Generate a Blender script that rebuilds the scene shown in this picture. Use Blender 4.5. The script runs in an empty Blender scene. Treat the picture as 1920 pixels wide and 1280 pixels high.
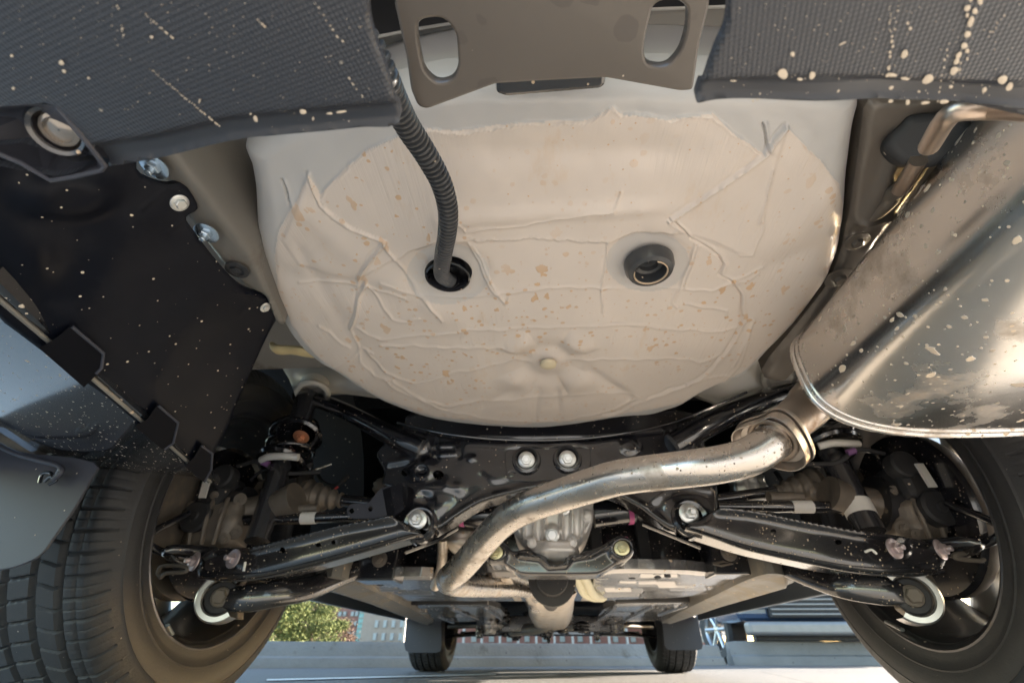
import bpy, math, random
import numpy as np
from mathutils import Vector, Matrix
C = bpy.context.scene.collection
PI = math.pi
random.seed(4)
RNG = np.random.RandomState(7)

# ------------------------------------------------------------ camera, world, sun, exposure
F_PX, TH, PS, RO, CX, CH = 854.0, 0.597, 0.0662, 0.003, -0.015, 0.109
Fv = Vector((-math.sin(PS)*math.cos(TH), math.cos(PS)*math.cos(TH), math.sin(TH)))
R0 = Vector((math.cos(PS), math.sin(PS), 0)); U0 = R0.cross(Fv)
Rv = math.cos(RO)*R0 + math.sin(RO)*U0; Uv = -math.sin(RO)*R0 + math.cos(RO)*U0
CAM = Vector((CX, 0, CH))
cd = bpy.data.cameras.new('camera'); cam = bpy.data.objects.new('camera', cd); C.objects.link(cam)
cd.sensor_width = 36; cd.lens = F_PX/1920*36; cd.clip_start = 0.01; cd.clip_end = 600
cd.dof.use_dof = True; cd.dof.focus_distance = 0.43; cd.dof.aperture_fstop = 9
cam.matrix_world = Matrix(((Rv.x, Uv.x, -Fv.x, CAM.x), (Rv.y, Uv.y, -Fv.y, CAM.y), (Rv.z, Uv.z, -Fv.z, CAM.z), (0, 0, 0, 1)))
bpy.context.scene.camera = cam
SUN_EL, SUN_AZ = math.radians(11), math.radians(62)      # azimuth from +y towards +x
w = bpy.data.worlds.new('World'); bpy.context.scene.world = w; w.use_nodes = True
wn = w.node_tree; wn.nodes.clear()
sk = wn.nodes.new('ShaderNodeTexSky'); sk.sky_type = 'NISHITA'; sk.sun_disc = False
sk.sun_elevation = SUN_EL; sk.sun_rotation = SUN_AZ
bg = wn.nodes.new('ShaderNodeBackground'); bg.inputs[1].default_value = 0.145
wo = wn.nodes.new('ShaderNodeOutputWorld'); wn.links.new(sk.outputs[0], bg.inputs[0]); wn.links.new(bg.outputs[0], wo.inputs[0])
sl = bpy.data.lights.new('sun', 'SUN'); sl.energy = 5; sl.angle = math.radians(0.5); sl.color = (1, .88, .74)
so = bpy.data.objects.new('sun', sl); C.objects.link(so)
sdir = Vector((math.sin(SUN_AZ)*math.cos(SUN_EL), math.cos(SUN_AZ)*math.cos(SUN_EL), math.sin(SUN_EL)))
so.rotation_euler = sdir.to_track_quat('Z', 'Y').to_euler(); so.location = (5, 5, 5)
sc = bpy.context.scene
sc.view_settings.view_transform = 'Standard'; sc.view_settings.look = 'None'
sc.view_settings.gamma = 1; sc.view_settings.use_curve_mapping = False
sc.view_settings.exposure = 2.75
sc.render.engine = 'CYCLES'
sc.cycles.max_bounces = 10; sc.cycles.diffuse_bounces = 6; sc.cycles.glossy_bounces = 6

# ------------------------------------------------------------ photograph measurements -> points in the place
def ray(px, py):
    return Fv + Rv*((px-960)/F_PX) + Uv*((640-py)/F_PX)
def D(px, py, d): return CAM + ray(px, py)*d                 # at camera depth d
def Yp(px, py, y): r = ray(px, py); return CAM + r*((y-CAM.y)/r.y)
def Zp(px, py, z): r = ray(px, py); return CAM + r*((z-CAM.z)/r.z)
def Xp(px, py, x): r = ray(px, py); return CAM + r*((x-CAM.x)/r.x)
def hit(px, py, P, n): r = np.array(ray(px, py)); return np.array(CAM)+r*(((np.array(P)-np.array(CAM))@n)/(r@n))
def px_of(P):
    d = Vector(P)-CAM; z = d.dot(Fv); return 960+F_PX*d.dot(Rv)/z, 640-F_PX*d.dot(Uv)/z, z

# ------------------------------------------------------------ materials
def new_mat(name):
    m = bpy.data.materials.new(name); m.use_nodes = True; nt = m.node_tree
    return m, nt, nt.nodes['Principled BSDF']
def N(nt, t, **k):
    n = nt.nodes.new(t)
    for a, b in k.items(): setattr(n, a, b)
    return n
def lk(nt, a, b): nt.links.new(a, b)
def mth(nt, op, a, b=None, c=None, clamp=False):
    n = N(nt, 'ShaderNodeMath', operation=op); n.use_clamp = clamp
    for i, v in enumerate((a, b, c)):
        if v is None: continue
        if isinstance(v, (int, float)): n.inputs[i].default_value = v
        else: lk(nt, v, n.inputs[i])
    return n.outputs[0]
def mixc(nt, fac, a, b):
    n = N(nt, 'ShaderNodeMix', data_type='RGBA')
    if isinstance(fac, (int, float)): n.inputs[0].default_value = fac
    else: lk(nt, fac, n.inputs[0])
    for i, v in ((6, a), (7, b)):
        if isinstance(v, tuple): n.inputs[i].default_value = (*v[:3], 1)
        else: lk(nt, v, n.inputs[i])
    return n.outputs[2]
def coords(nt, scale=(1, 1, 1)):
    tc = N(nt, 'ShaderNodeTexCoord'); mp = N(nt, 'ShaderNodeMapping'); mp.inputs['Scale'].default_value = scale
    lk(nt, tc.outputs['Object'], mp.inputs[0]); return mp.outputs[0]
def noise(nt, co, scale, detail=4, rough=.55):
    n = N(nt, 'ShaderNodeTexNoise'); n.inputs['Scale'].default_value = scale; n.inputs['Detail'].default_value = detail
    n.inputs['Roughness'].default_value = rough; lk(nt, co, n.inputs['Vector']); return n.outputs[0]
def spots(nt, co, scale, size, keep, warp=.0, squash=(1, 1, 1), seed=0):
    """round splashes: 1 inside a splash; size = radius in cells, keep = share of cells with one"""
    mp = N(nt, 'ShaderNodeMapping'); mp.inputs['Scale'].default_value = squash; mp.inputs['Location'].default_value = (seed*3.7, seed*1.3, seed*.7)
    lk(nt, co, mp.inputs[0]); v0 = mp.outputs[0]
    if warp:
        nn = N(nt, 'ShaderNodeTexNoise'); nn.inputs['Scale'].default_value = scale*1.6; nn.inputs['Detail'].default_value = 3
        lk(nt, v0, nn.inputs['Vector'])
        a = N(nt, 'ShaderNodeVectorMath', operation='SCALE'); a.inputs[3].default_value = warp/scale; lk(nt, nn.outputs[1], a.inputs[0])
        b = N(nt, 'ShaderNodeVectorMath', operation='ADD'); lk(nt, v0, b.inputs[0]); lk(nt, a.outputs[0], b.inputs[1]); v0 = b.outputs[0]
    v = N(nt, 'ShaderNodeTexVoronoi'); v.inputs['Scale'].default_value = scale; lk(nt, v0, v.inputs['Vector'])
    sp = N(nt, 'ShaderNodeSeparateColor'); lk(nt, v.outputs['Color'], sp.inputs[0])
    rad = mth(nt, 'MULTIPLY', mth(nt, 'POWER', sp.outputs[1], 2.2), size)
    ins = mth(nt, 'MULTIPLY', mth(nt, 'SUBTRACT', rad, v.outputs['Distance']), 25, clamp=True)
    k = mth(nt, 'LESS_THAN', sp.outputs[0], keep)
    return mth(nt, 'MULTIPLY', ins, k)
def mat(name, col, rough=.5, metal=0, coat=0, var=.15, nscale=12, bump=0, bscale=60, dirt=None, sp=None, streak=None, spec=.5, rvar=.0):
    """dirt = (colour, amount, scale); sp = list of (colour, scale, size, keep, warp, squash); streak = (scale xyz, strength)"""
    m, nt, b = new_mat(name); co = coords(nt)
    c = tuple(col)
    dark = tuple(x*(1-var) for x in c); lite = tuple(min(1, x*(1+var)) for x in c)
    cs = mixc(nt, noise(nt, co, nscale), dark, lite)
    rs = rough
    if rvar:
        rs = mth(nt, 'ADD', mth(nt, 'MULTIPLY', noise(nt, co, nscale*1.7, 5), rvar*2), rough-rvar, clamp=True)
    if dirt:
        dn = noise(nt, co, dirt[2], 7, .65)
        f = mth(nt, 'MULTIPLY', mth(nt, 'SUBTRACT', dn, 1-dirt[1]), 6, clamp=True)
        cs = mixc(nt, f, cs, dirt[0])
        rs = mth(nt, 'ADD', mth(nt, 'MULTIPLY', f, .5), rs, clamp=True)
    met = metal
    tot = None
    for i, s in enumerate(sp or []):
        f = spots(nt, co, s[1], s[2], s[3], s[4] if len(s) > 4 else 0, s[5] if len(s) > 5 else (1, 1, 1), i+1)
        cs = mixc(nt, f, cs, s[0])
        tot = f if tot is None else mth(nt, 'MAXIMUM', tot, f)
    if tot is not None:
        rs = mth(nt, 'ADD', mth(nt, 'MULTIPLY', tot, .6), rs, clamp=True)
        if metal: met = mth(nt, 'MULTIPLY', mth(nt, 'SUBTRACT', 1, tot), metal)
        if coat:
            lk(nt, mth(nt, 'MULTIPLY', mth(nt, 'SUBTRACT', 1, tot), coat), b.inputs['Coat Weight'])
    elif coat: b.inputs['Coat Weight'].default_value = coat
    if coat: b.inputs['Coat Roughness'].default_value = .08
    lk(nt, cs, b.inputs['Base Color'])
    for v, k in ((rs, 'Roughness'), (met, 'Metallic')):
        if isinstance(v, (int, float)): b.inputs[k].default_value = v
        else: lk(nt, v, b.inputs[k])
    b.inputs['Specular IOR Level'].default_value = spec
    h = None
    if bump: h = mth(nt, 'MULTIPLY', noise(nt, co, bscale, 5), bump)
    if streak:
        s2 = noise(nt, coords(nt, streak[0]), 1, 3); s2 = mth(nt, 'MULTIPLY', s2, streak[1])
        h = s2 if h is None else mth(nt, 'ADD', h, s2)
    if tot is not None:
        s3 = mth(nt, 'MULTIPLY', tot, .0006); h = s3 if h is None else mth(nt, 'ADD', h, s3)
    if h is not None:
        bn = N(nt, 'ShaderNodeBump'); bn.inputs['Distance'].default_value = 1; bn.inputs['Strength'].default_value = 1
        lk(nt, h, bn.inputs['Height']); lk(nt, bn.outputs[0], b.inputs['Normal'])
    return m
MUD = (.55, .42, .29); MUDL = (.62, .52, .40); MUDM = (.42, .36, .29)
M = {}
M['paint'] = mat('grey_primer_paint', (.50, .485, .45), .30, .0, .25, .05, 5, bump=.00008, bscale=400, spec=.6)
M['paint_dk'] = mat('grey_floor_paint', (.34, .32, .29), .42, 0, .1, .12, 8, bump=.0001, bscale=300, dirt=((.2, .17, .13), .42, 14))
M['paint_br'] = mat('dark_brown_floor_paint', (.13, .112, .095), .38, 0, .2, .12, 8, dirt=((.10, .085, .07), .42, 14))  # one even dark brown tone for right rail and sheet above muffler
M['paint_rail'] = mat('dull_rail_paint', (.14, .13, .115), .42, 0, .1, .12, 8, dirt=((.12, .10, .08), .40, 12))
M['gloss'] = mat('black_chassis_paint', (.010, .010, .014), .22, 0, 1, .3, 20, bump=.00010, bscale=90, rvar=.06,
                 sp=[(MUDL, 95, .22, .14, .25), (MUD, 230, .35, .22)], dirt=((.06, .052, .045), .30, 22), spec=.8)
M['gloss2'] = mat('black_arm_paint', (.012, .012, .015), .22, 0, 1, .3, 20, bump=.00010, bscale=100, rvar=.06,
                  sp=[(MUDL, 150, .30, .25, .25), (MUD, 300, .4, .3)], dirt=((.08, .07, .055), .33, 26), spec=.8)
M['matte'] = mat('black_rubber', (.026, .026, .028), .65, 0, 0, .2, 30, bump=.0001, bscale=300, sp=[(MUDL, 160, .35, .12)])
M['liner'] = mat('black_liner_plastic', (.003, .004, .008), .40, 0, 0, .3, 8, bump=.0004, bscale=14, rvar=.08,
                 sp=[(MUDL, 34, .12, .30, .3), (MUDL, 85, .14, .45, .2), (MUDL, 160, .24, .45), ((.2, .18, .15), 26, .4, .2, 2.2, (1, .25, .6))], dirt=((.016, .016, .019), .48, 6), spec=.14)
M['tab'] = mat('black_pocket_fill', (.003, .0035, .006), .55, spec=.1)  # near-black, paints the darkness inside the liner pockets
M['damper'] = mat('black_damper_paint', (.028, .028, .032), .24, 0, 1, .15, 20, rvar=.05, sp=[(MUDL, 150, .3, .2)], spec=.8)
M['liner2'] = mat('wet_look_liner_plastic', (.012, .013, .016), .14, 0, .8, .3, 8, bump=.0005, bscale=9,
                  sp=[(MUDL, 60, .22, .5, .2, (1, 1, 1)), (MUDL, 150, .26, .55), (MUDL, 240, .3, .6)])
M['boot'] = mat('black_boot_rubber', (.042, .044, .048), .36, 0, .2, .2, 30, sp=[(MUDL, 170, .3, .15)])
M['zinc'] = mat('zinc_plated_steel', (.62, .63, .62), .28, .9, 0, .2, 60, bump=.0001, bscale=500)
M['zincb'] = mat('bluish_zinc_steel', (.52, .60, .68), .24, .9, 0, .15, 60)
M['cast'] = mat('cast_aluminium', (.66, .63, .60), .42, .5, 0, .12, 40, bump=.0003, bscale=260, dirt=((.42, .36, .29), .36, 30))
M['castd'] = mat('dirty_cast_iron', (.17, .145, .12), .5, .35, 0, .3, 30, bump=.0005, bscale=140, dirt=((.30, .25, .19), .42, 30))
M['pipe'] = mat('stainless_pipe', (.55, .52, .49), .27, .95, 0, .12, 14, bump=.0001, bscale=200, rvar=.09,
                dirt=((.33, .27, .21), .45, 16), sp=[(MUDM, 90, .32, .30, 1.0, (1, .5, 1)), (MUDM, 200, .4, .45, .5), ((.10, .08, .06), 260, .35, .4)], streak=((18, 260, 260), .00006))
M['pipe_hot'] = mat('heat_tinted_steel', (.42, .34, .28), .34, .9, 0, .2, 24, bump=.0002, bscale=180, rvar=.08, dirt=((.35, .25, .17), .4, 22))
M['flange'] = mat('flange_steel', (.56, .50, .45), .3, .9, 0, .15, 20, bump=.0002, bscale=120, dirt=((.33, .22, .15), .44, 18))
M['muff'] = mat('polished_muffler_steel', (.62, .60, .58), .22, 1, 0, .10, 7, bump=.0006, bscale=5, rvar=.09,
                dirt=((.40, .34, .28), .48, 11), sp=[(MUDM, 34, .26, .30, 1.2, (1, .4, 1)), (MUDM, 62, .30, .35, .8, (.5, 1, 1)), (MUDM, 130, .36, .4, .4), (MUDL, 95, .36, .32, .5, (1, .6, 1)), (MUDL, 210, .36, .35)])
M['shield'] = mat('aluminium_heat_shield', (.60, .55, .49), .38, .8, 0, .2, 14, bump=.002, bscale=22, dirt=((.38, .30, .22), .45, 18), sp=[(MUD, 90, .35, .3, .5)])
M['under'] = mat('grey_undercover', (.44, .44, .45), .15, .8, 0, .2, 6, bump=.0012, bscale=7, rvar=.08,
                 dirt=((.36, .30, .23), .40, 14), sp=[(MUD, 70, .35, .3, .5)])
M['sillm'] = mat('dusty_sill_plastic', (.16, .15, .13), .45, .1, 0, .2, 10, dirt=((.30, .26, .20), .46, 9), sp=[(MUD, 90, .35, .3)])
M['white'] = mat('white_tape', (.72, .70, .66), .5, 0, 0, .08, 60)
M['pink'] = mat('magenta_band', (.52, .09, .26), .45)
M['yel'] = mat('yellow_sealant', (.70, .56, .30), .55, 0, 0, .1, 40, bump=.001, bscale=90)
M['orange'] = mat('orange_marked_steel', (.55, .24, .13), .35, .4)
M['chrome'] = mat('bright_ring', (.55, .54, .54), .34, .95, 0, .1, 60)
M['alloy'] = mat('silver_alloy', (.55, .56, .56), .28, .9, 0, .1, 20)
M['rimb'] = mat('dark_rim_barrel', (.05, .05, .055), .30, .5, .3, .3, 20, dirt=((.12, .10, .08), .42, 25), sp=[(MUDL, 110, .3, .25)])
M['lens'] = mat('reflector_lens', (.26, .23, .20), .08, .6, .8, .1, 30)
M['flap'] = mat('grey_mudflap_plastic', (.036, .038, .050), .55, 0, 0, .08, 20, bump=.00004, bscale=600, sp=[(MUDL, 90, .16, .1)])
M['yellowplug'] = mat('ochre_plug', (.60, .52, .36), .6, 0, 0, .08, 30)
M['glass'] = mat('dark_glass', (.02, .025, .03), .05, 0, 1, .1, 3)
M['body'] = mat('grey_green_bodywork', (.10, .12, .14), .3, .4, .9, .03, 3)

def dimple_mat():
    m, nt, b = new_mat('dimpled_bumper_plastic'); co = coords(nt)
    sx = N(nt, 'ShaderNodeSeparateXYZ'); lk(nt, co, sx.inputs[0])
    k = 2*PI/.0031
    a = mth(nt, 'MULTIPLY', mth(nt, 'ADD', sx.outputs[0], mth(nt, 'MULTIPLY', sx.outputs[1], .6)), k)
    c = mth(nt, 'MULTIPLY', mth(nt, 'SUBTRACT', sx.outputs[1], mth(nt, 'MULTIPLY', sx.outputs[0], .6)), k)
    h = mth(nt, 'MULTIPLY', mth(nt, 'MULTIPLY', mth(nt, 'SINE', a), mth(nt, 'SINE', c)), .00013)
    at_ = N(nt, 'ShaderNodeAttribute'); at_.attribute_name = 'lip'
    keep = mth(nt, 'SUBTRACT', 1, at_.outputs['Fac'])
    h = mth(nt, 'MULTIPLY', h, keep)
    cs = mixc(nt, noise(nt, co, 9), (.021, .025, .034), (.032, .035, .042))
    f1 = spots(nt, co, 70, .17, .22, .25, (1, .6, 1), 1); f2 = spots(nt, co, 160, .22, .25, 0, (1, 1, 1), 2); f3 = spots(nt, co, 26, .14, .28, .1, (1, .7, 1), 3)
    f = f2
    cs = mixc(nt, mth(nt, 'MULTIPLY', f, .5), cs, (.42, .38, .32)); lk(nt, cs, b.inputs['Base Color'])
    lk(nt, mth(nt, 'ADD', mth(nt, 'MULTIPLY', f, .4), .40), b.inputs['Roughness'])
    h = mth(nt, 'ADD', h, mth(nt, 'MULTIPLY', f, .0004))
    bn = N(nt, 'ShaderNodeBump'); bn.inputs['Distance'].default_value = 1; lk(nt, h, bn.inputs['Height']); lk(nt, bn.outputs[0], b.inputs['Normal'])
    return m
M['bumper'] = dimple_mat()
def hitch_mat():
    m, nt, b = new_mat('brown_grey_hitch_paint'); co = coords(nt)
    cs = mixc(nt, noise(nt, co, 12), (.090, .077, .066), (.112, .097, .084))
    f = spots(nt, co, 48, .62, .55, .25, (1, 1, 1), 1); f2 = spots(nt, co, 30, .5, .35, .6, (1, 1, 1), 4)
    cs = mixc(nt, mth(nt, 'MULTIPLY', mth(nt, 'MAXIMUM', f, f2), .55), cs, (.07, .06, .055))
    g = spots(nt, co, 130, .2, .14, 0, (1, 1, 1), 6); cs = mixc(nt, g, cs, (.5, .42, .33))
    lk(nt, cs, b.inputs['Base Color'])
    lk(nt, mth(nt, 'ADD', .30, mth(nt, 'MULTIPLY', f, .2)), b.inputs['Roughness']); b.inputs['Coat Weight'].default_value = .2
    return m
M['hitch'] = hitch_mat()
def pan_mat():
    m, nt, b = new_mat('painted_floor_with_sealer'); co = coords(nt)
    at_ = N(nt, 'ShaderNodeAttribute'); at_.attribute_name = 'sealer'; s = at_.outputs['Fac']
    paint = mixc(nt, noise(nt, co, 4), (.47, .46, .455), (.51, .50, .49))
    seal = mixc(nt, noise(nt, co, 7), (.60, .53, .475), (.68, .605, .545))
    cs = mixc(nt, s, paint, seal)
    big = mth(nt, 'MULTIPLY', mth(nt, 'SUBTRACT', noise(nt, co, 5, 3), .36), 5, clamp=True)
    f1 = mth(nt, 'MULTIPLY', spots(nt, co, 62, .40, .55, .9, (1, .6, 1), 1), big)
    f2 = mth(nt, 'MULTIPLY', spots(nt, co, 120, .5, .5, .4, (1, 1, 1), 2), big)
    f3 = spots(nt, co, 240, .30, .22, .0, (1, 1, 1), 5)
    f = mth(nt, 'MULTIPLY', mth(nt, 'MAXIMUM', mth(nt, 'MAXIMUM', f1, f2), f3), s)
    cs = mixc(nt, mth(nt, 'MULTIPLY', f, .78), cs, (.58, .37, .20))
    st = mth(nt, 'MULTIPLY', mth(nt, 'SUBTRACT', noise(nt, coords(nt, (1, .35, 1)), 22, 6, .7), .60), 5, clamp=True)
    cs = mixc(nt, mth(nt, 'MULTIPLY', mth(nt, 'MULTIPLY', st, s), .5), cs, (.58, .39, .21))
    lk(nt, cs, b.inputs['Base Color'])
    lk(nt, mth(nt, 'ADD', .33, mth(nt, 'MULTIPLY', s, .12)), b.inputs['Roughness'])
    b.inputs['Coat Weight'].default_value = .12; b.inputs['Coat Roughness'].default_value = .15
    h1 = noise(nt, coords(nt, (420, 9, 9)), 1, 2)
    h2 = noise(nt, coords(nt, (160, 8, 8)), 1, 2)
    patch = mth(nt, 'MULTIPLY', mth(nt, 'SUBTRACT', noise(nt, co, 8, 2), .42), 5, clamp=True)
    h = mth(nt, 'ADD', mth(nt, 'MULTIPLY', h1, .00055), mth(nt, 'MULTIPLY', h2, .00060))
    h = mth(nt, 'MULTIPLY', mth(nt, 'MULTIPLY', h, patch), s)
    h = mth(nt, 'ADD', h, mth(nt, 'MULTIPLY', noise(nt, co, 500, 3), .00006))
    h = mth(nt, 'ADD', h, mth(nt, 'MULTIPLY', f, .0002))
    bn = N(nt, 'ShaderNodeBump'); bn.inputs['Distance'].default_value = 1; lk(nt, h, bn.inputs['Height']); lk(nt, bn.outputs[0], b.inputs['Normal'])
    return m
M['pan'] = pan_mat()
def tyre_mat():
    m, nt, b = new_mat('dusty_tyre_rubber'); co = coords(nt)
    cs = mixc(nt, noise(nt, co, 5, 6, .7), (.018, .019, .022), (.034, .034, .036))
    cs = mixc(nt, mth(nt, 'MULTIPLY', mth(nt, 'SUBTRACT', noise(nt, co, 60, 6, .7), .55), 3, clamp=True), cs, (.044, .043, .043))
    g = spots(nt, co, 120, .18, .15, 0, (1, 1, 1), 6); cs = mixc(nt, g, cs, (.3, .25, .2))
    lk(nt, cs, b.inputs['Base Color']); b.inputs['Roughness'].default_value = .62
    bn = N(nt, 'ShaderNodeBump'); bn.inputs['Distance'].default_value = 1
    lk(nt, mth(nt, 'MULTIPLY', noise(nt, co, 240, 4), .0004), bn.inputs['Height']); lk(nt, bn.outputs[0], b.inputs['Normal'])
    return m
M['tyre'] = tyre_mat()

# ------------------------------------------------------------ object helpers
def link(o, parent=None):
    C.objects.link(o)
    if parent is not None:
        o.parent = parent; o.matrix_parent_inverse = Matrix.Translation(WL[parent.name]).inverted()
    return o
WL = {}      # world location of each object (all unrotated parents)
def empty(name, loc, parent=None):
    o = bpy.data.objects.new(name, None); o.empty_display_size = .1; o.location = loc; link(o, parent)
    WL[o.name] = Vector(loc); return o
def mesh(name, V, Fc, m, parent=None, smooth=True, attrs=None, angle=None, center=True):
    V = np.asarray(V, float).reshape(-1, 3)
    c = (V.min(0)+V.max(0))/2 if center else np.zeros(3)
    me = bpy.data.meshes.new(name); me.from_pydata((V-c).tolist(), [], [tuple(f) for f in Fc])
    me.update()
    me.materials.append(m)
    if smooth: me.polygons.foreach_set('use_smooth', [True]*len(me.polygons))
    if angle is not None: me.set_sharp_from_angle(angle=math.radians(angle))
    for k, a in (attrs or {}).items():
        at_ = me.attributes.new(k, 'FLOAT', 'POINT'); at_.data.foreach_set('value', np.asarray(a, float))
    o = bpy.data.objects.new(name, me); o.location = c; link(o, parent); WL[o.name] = Vector(c)
    return o
def tag(o, label, cat, group=None):
    o['label'] = label; o['category'] = cat
    if group: o['group'] = group
def struct(o): o['kind'] = 'structure'; return o

def catmull(P, n):
    P = [np.array(p, float) for p in P]
    if len(P) < 3 or n <= 1: return P
    Q = [2*P[0]-P[1]]+P+[2*P[-1]-P[-2]]; out = []
    for i in range(1, len(Q)-2):
        for k in range(n):
            t = k/n; a, b, c, d = Q[i-1:i+3]
            out.append(.5*((2*b)+(-a+c)*t+(2*a-5*b+4*c-d)*t*t+(-a+3*b-3*c+d)*t**3))
    out.append(Q[-2]); return out
def tube_geo(P, R, seg=16, cap=True, flat=None):
    """P list of points, R radius or list; flat = (sx, sy) cross-section scaling"""
    P = [np.array(p, float) for p in P]; n = len(P)
    if not hasattr(R, '__len__'): R = [R]*n
    V = []; Fc = []
    t = P[1]-P[0]; t /= np.linalg.norm(t)
    up = np.array((0, 0, 1.)) if abs(t[2]) < .9 else np.array((1., 0, 0))
    u = np.cross(t, up); u /= np.linalg.norm(u)
    for i in range(n):
        t = P[min(i+1, n-1)]-P[max(i-1, 0)]; l = np.linalg.norm(t); t = t/l if l > 0 else t
        u = u-t*np.dot(u, t); u /= np.linalg.norm(u); v = np.cross(t, u)
        fx, fy = flat or (1, 1)
        for k in range(seg):
            a = 2*PI*k/seg; V.append(P[i]+R[i]*(fx*math.cos(a)*u+fy*math.sin(a)*v))
    for i in range(n-1):
        for k in range(seg):
            a, b = i*seg+k, i*seg+(k+1) % seg; Fc.append((a, b, b+seg, a+seg))
    if cap: Fc.append(tuple(range(seg))[::-1]); Fc.append(tuple((n-1)*seg+k for k in range(seg)))
    return V, Fc
def tube(name, P, R, m, parent=None, seg=16, sm=6, flat=None):
    hasr = hasattr(R, '__len__')
    if sm > 1 and len(P) > 2:
        Q = catmull(P, sm)
        if hasr: R = np.interp(np.linspace(0, len(P)-1, len(Q)), range(len(P)), R).tolist()
        P = Q
    V, Fc = tube_geo(P, R, seg, True, flat); return mesh(name, V, Fc, m, parent, angle=40)
def frame(axis):
    t = np.array(axis, float); t /= np.linalg.norm(t)
    up = np.array((0, 0, 1.)) if abs(t[2]) < .9 else np.array((1., 0, 0))
    u = np.cross(up, t); u /= np.linalg.norm(u); return u, np.cross(t, u), t
def lathe_geo(prof, O, axis, seg=32, a0=0, a1=2*PI):
    u, v, t = frame(axis); O = np.array(O, float); V = []; Fc = []
    full = abs(a1-a0-2*PI) < 1e-6; ns = seg if full else seg+1
    for r, h in prof:
        for k in range(ns):
            a = a0+(a1-a0)*k/seg; V.append(O+t*h+r*(math.cos(a)*u+math.sin(a)*v))
    for i in range(len(prof)-1):
        for k in range(seg):
            a, b = i*ns+k, i*ns+((k+1) % ns); Fc.append((a, b, b+ns, a+ns))
    return V, Fc
def lathe(name, prof, O, axis, m, parent=None, seg=32, a0=0, a1=2*PI, angle=35):
    V, Fc = lathe_geo(prof, O, axis, seg, a0, a1); return mesh(name, V, Fc, m, parent, angle=angle)
def merge(parts):
    V = []; Fc = []
    for v, f in parts:
        n = len(V); V += list(v); Fc += [tuple(i+n for i in q) for q in f]
    return V, Fc
def box_geo(c, s, axes=None, b=0):
    c = np.array(c, float); A = axes or (np.array((1, 0, 0.)), np.array((0, 1., 0)), np.array((0, 0, 1.)))
    V = [c+A[0]*s[0]/2*x+A[1]*s[1]/2*y+A[2]*s[2]/2*z for x in (-1, 1) for y in (-1, 1) for z in (-1, 1)]
    return V, [(0, 1, 3, 2), (4, 6, 7, 5), (0, 4, 5, 1), (2, 3, 7, 6), (0, 2, 6, 4), (1, 5, 7, 3)]
def bev(o, wd=.002, seg=2):
    md = o.modifiers.new('bevel', 'BEVEL'); md.width = wd; md.segments = seg; md.limit_method = 'ANGLE'; md.angle_limit = math.radians(35); return o

def plate(name, loops, m, parent=None, normal=(0, -1, 0), thick=.006, bevel=.0015, attrs=None):
    """flat plate with holes from world-space loops lying (nearly) on one plane; front face looks along normal"""
    u, v, n = frame(normal); O = np.mean([np.array(p) for p in loops[0]], 0)
    cu = bpy.data.curves.new(name, 'CURVE'); cu.dimensions = '2D'; cu.fill_mode = 'BOTH'
    cu.extrude = max(thick/2-bevel, 1e-4); cu.bevel_depth = bevel; cu.bevel_resolution = 4 if bevel > .004 else 1; cu.offset = -bevel
    for L in loops:
        s = cu.splines.new('POLY'); s.points.add(len(L)-1); s.use_cyclic_u = True
        for q, p in zip(s.points, L):
            d = np.array(p)-O; q.co = (float(d@u), float(d@v), 0, 1)
    to = bpy.data.objects.new(name+'_c', cu); C.objects.link(to)
    dg = bpy.context.evaluated_depsgraph_get(); me = bpy.data.meshes.new_from_object(to.evaluated_get(dg))
    bpy.data.objects.remove(to); bpy.data.curves.remove(cu)
    cen = O-n*thick/2
    mw = Matrix(((u[0], v[0], n[0], 0), (u[1], v[1], n[1], 0), (u[2], v[2], n[2], 0), (0, 0, 0, 1)))
    me.transform(mw); me.materials.clear(); me.materials.append(m); me.name = name
    me.polygons.foreach_set('use_smooth', [True]*len(me.polygons)); me.set_sharp_from_angle(angle=math.radians(30))
    o = bpy.data.objects.new(name, me); o.location = cen; link(o, parent); WL[o.name] = Vector(cen)
    return o
def smooth_loop(L, n=4):
    P = [np.array(p, float) for p in L]; k = len(P); out = []
    for i in range(k):
        a, b, c, d = P[i-1], P[i], P[(i+1) % k], P[(i+2) % k]
        for j in range(n):
            t = j/n; out.append(.5*((2*b)+(-a+c)*t+(2*a-5*b+4*c-d)*t*t+(-a+3*b-3*c+d)*t**3))
    return out
def round_loop(L, r, n=5):
    """round the corners of a 2-D pixel loop"""
    P = [np.array(p, float) for p in L]; k = len(P); out = []
    for i in range(k):
        a, b, c = P[i-1], P[i], P[(i+1) % k]
        la, lc = np.linalg.norm(a-b), np.linalg.norm(c-b); rr = min(r, la*.45, lc*.45)
        s = b+(a-b)/la*rr; e = b+(c-b)/lc*rr
        for j in range(n+1):
            t = j/n; out.append((1-t)**2*s+2*t*(1-t)*b+t*t*e)
    return out
def ell(cx, cy, rx, ry, n=24, rot=0):
    return [(cx+rx*math.cos(a)*math.cos(rot)-ry*math.sin(a)*math.sin(rot), cy+rx*math.cos(a)*math.sin(rot)+ry*math.sin(a)*math.cos(rot)) for a in np.linspace(0, 2*PI, n, endpoint=False)]
def on(L, fn): return [np.array(fn(x, y)) for x, y in L]

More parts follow.
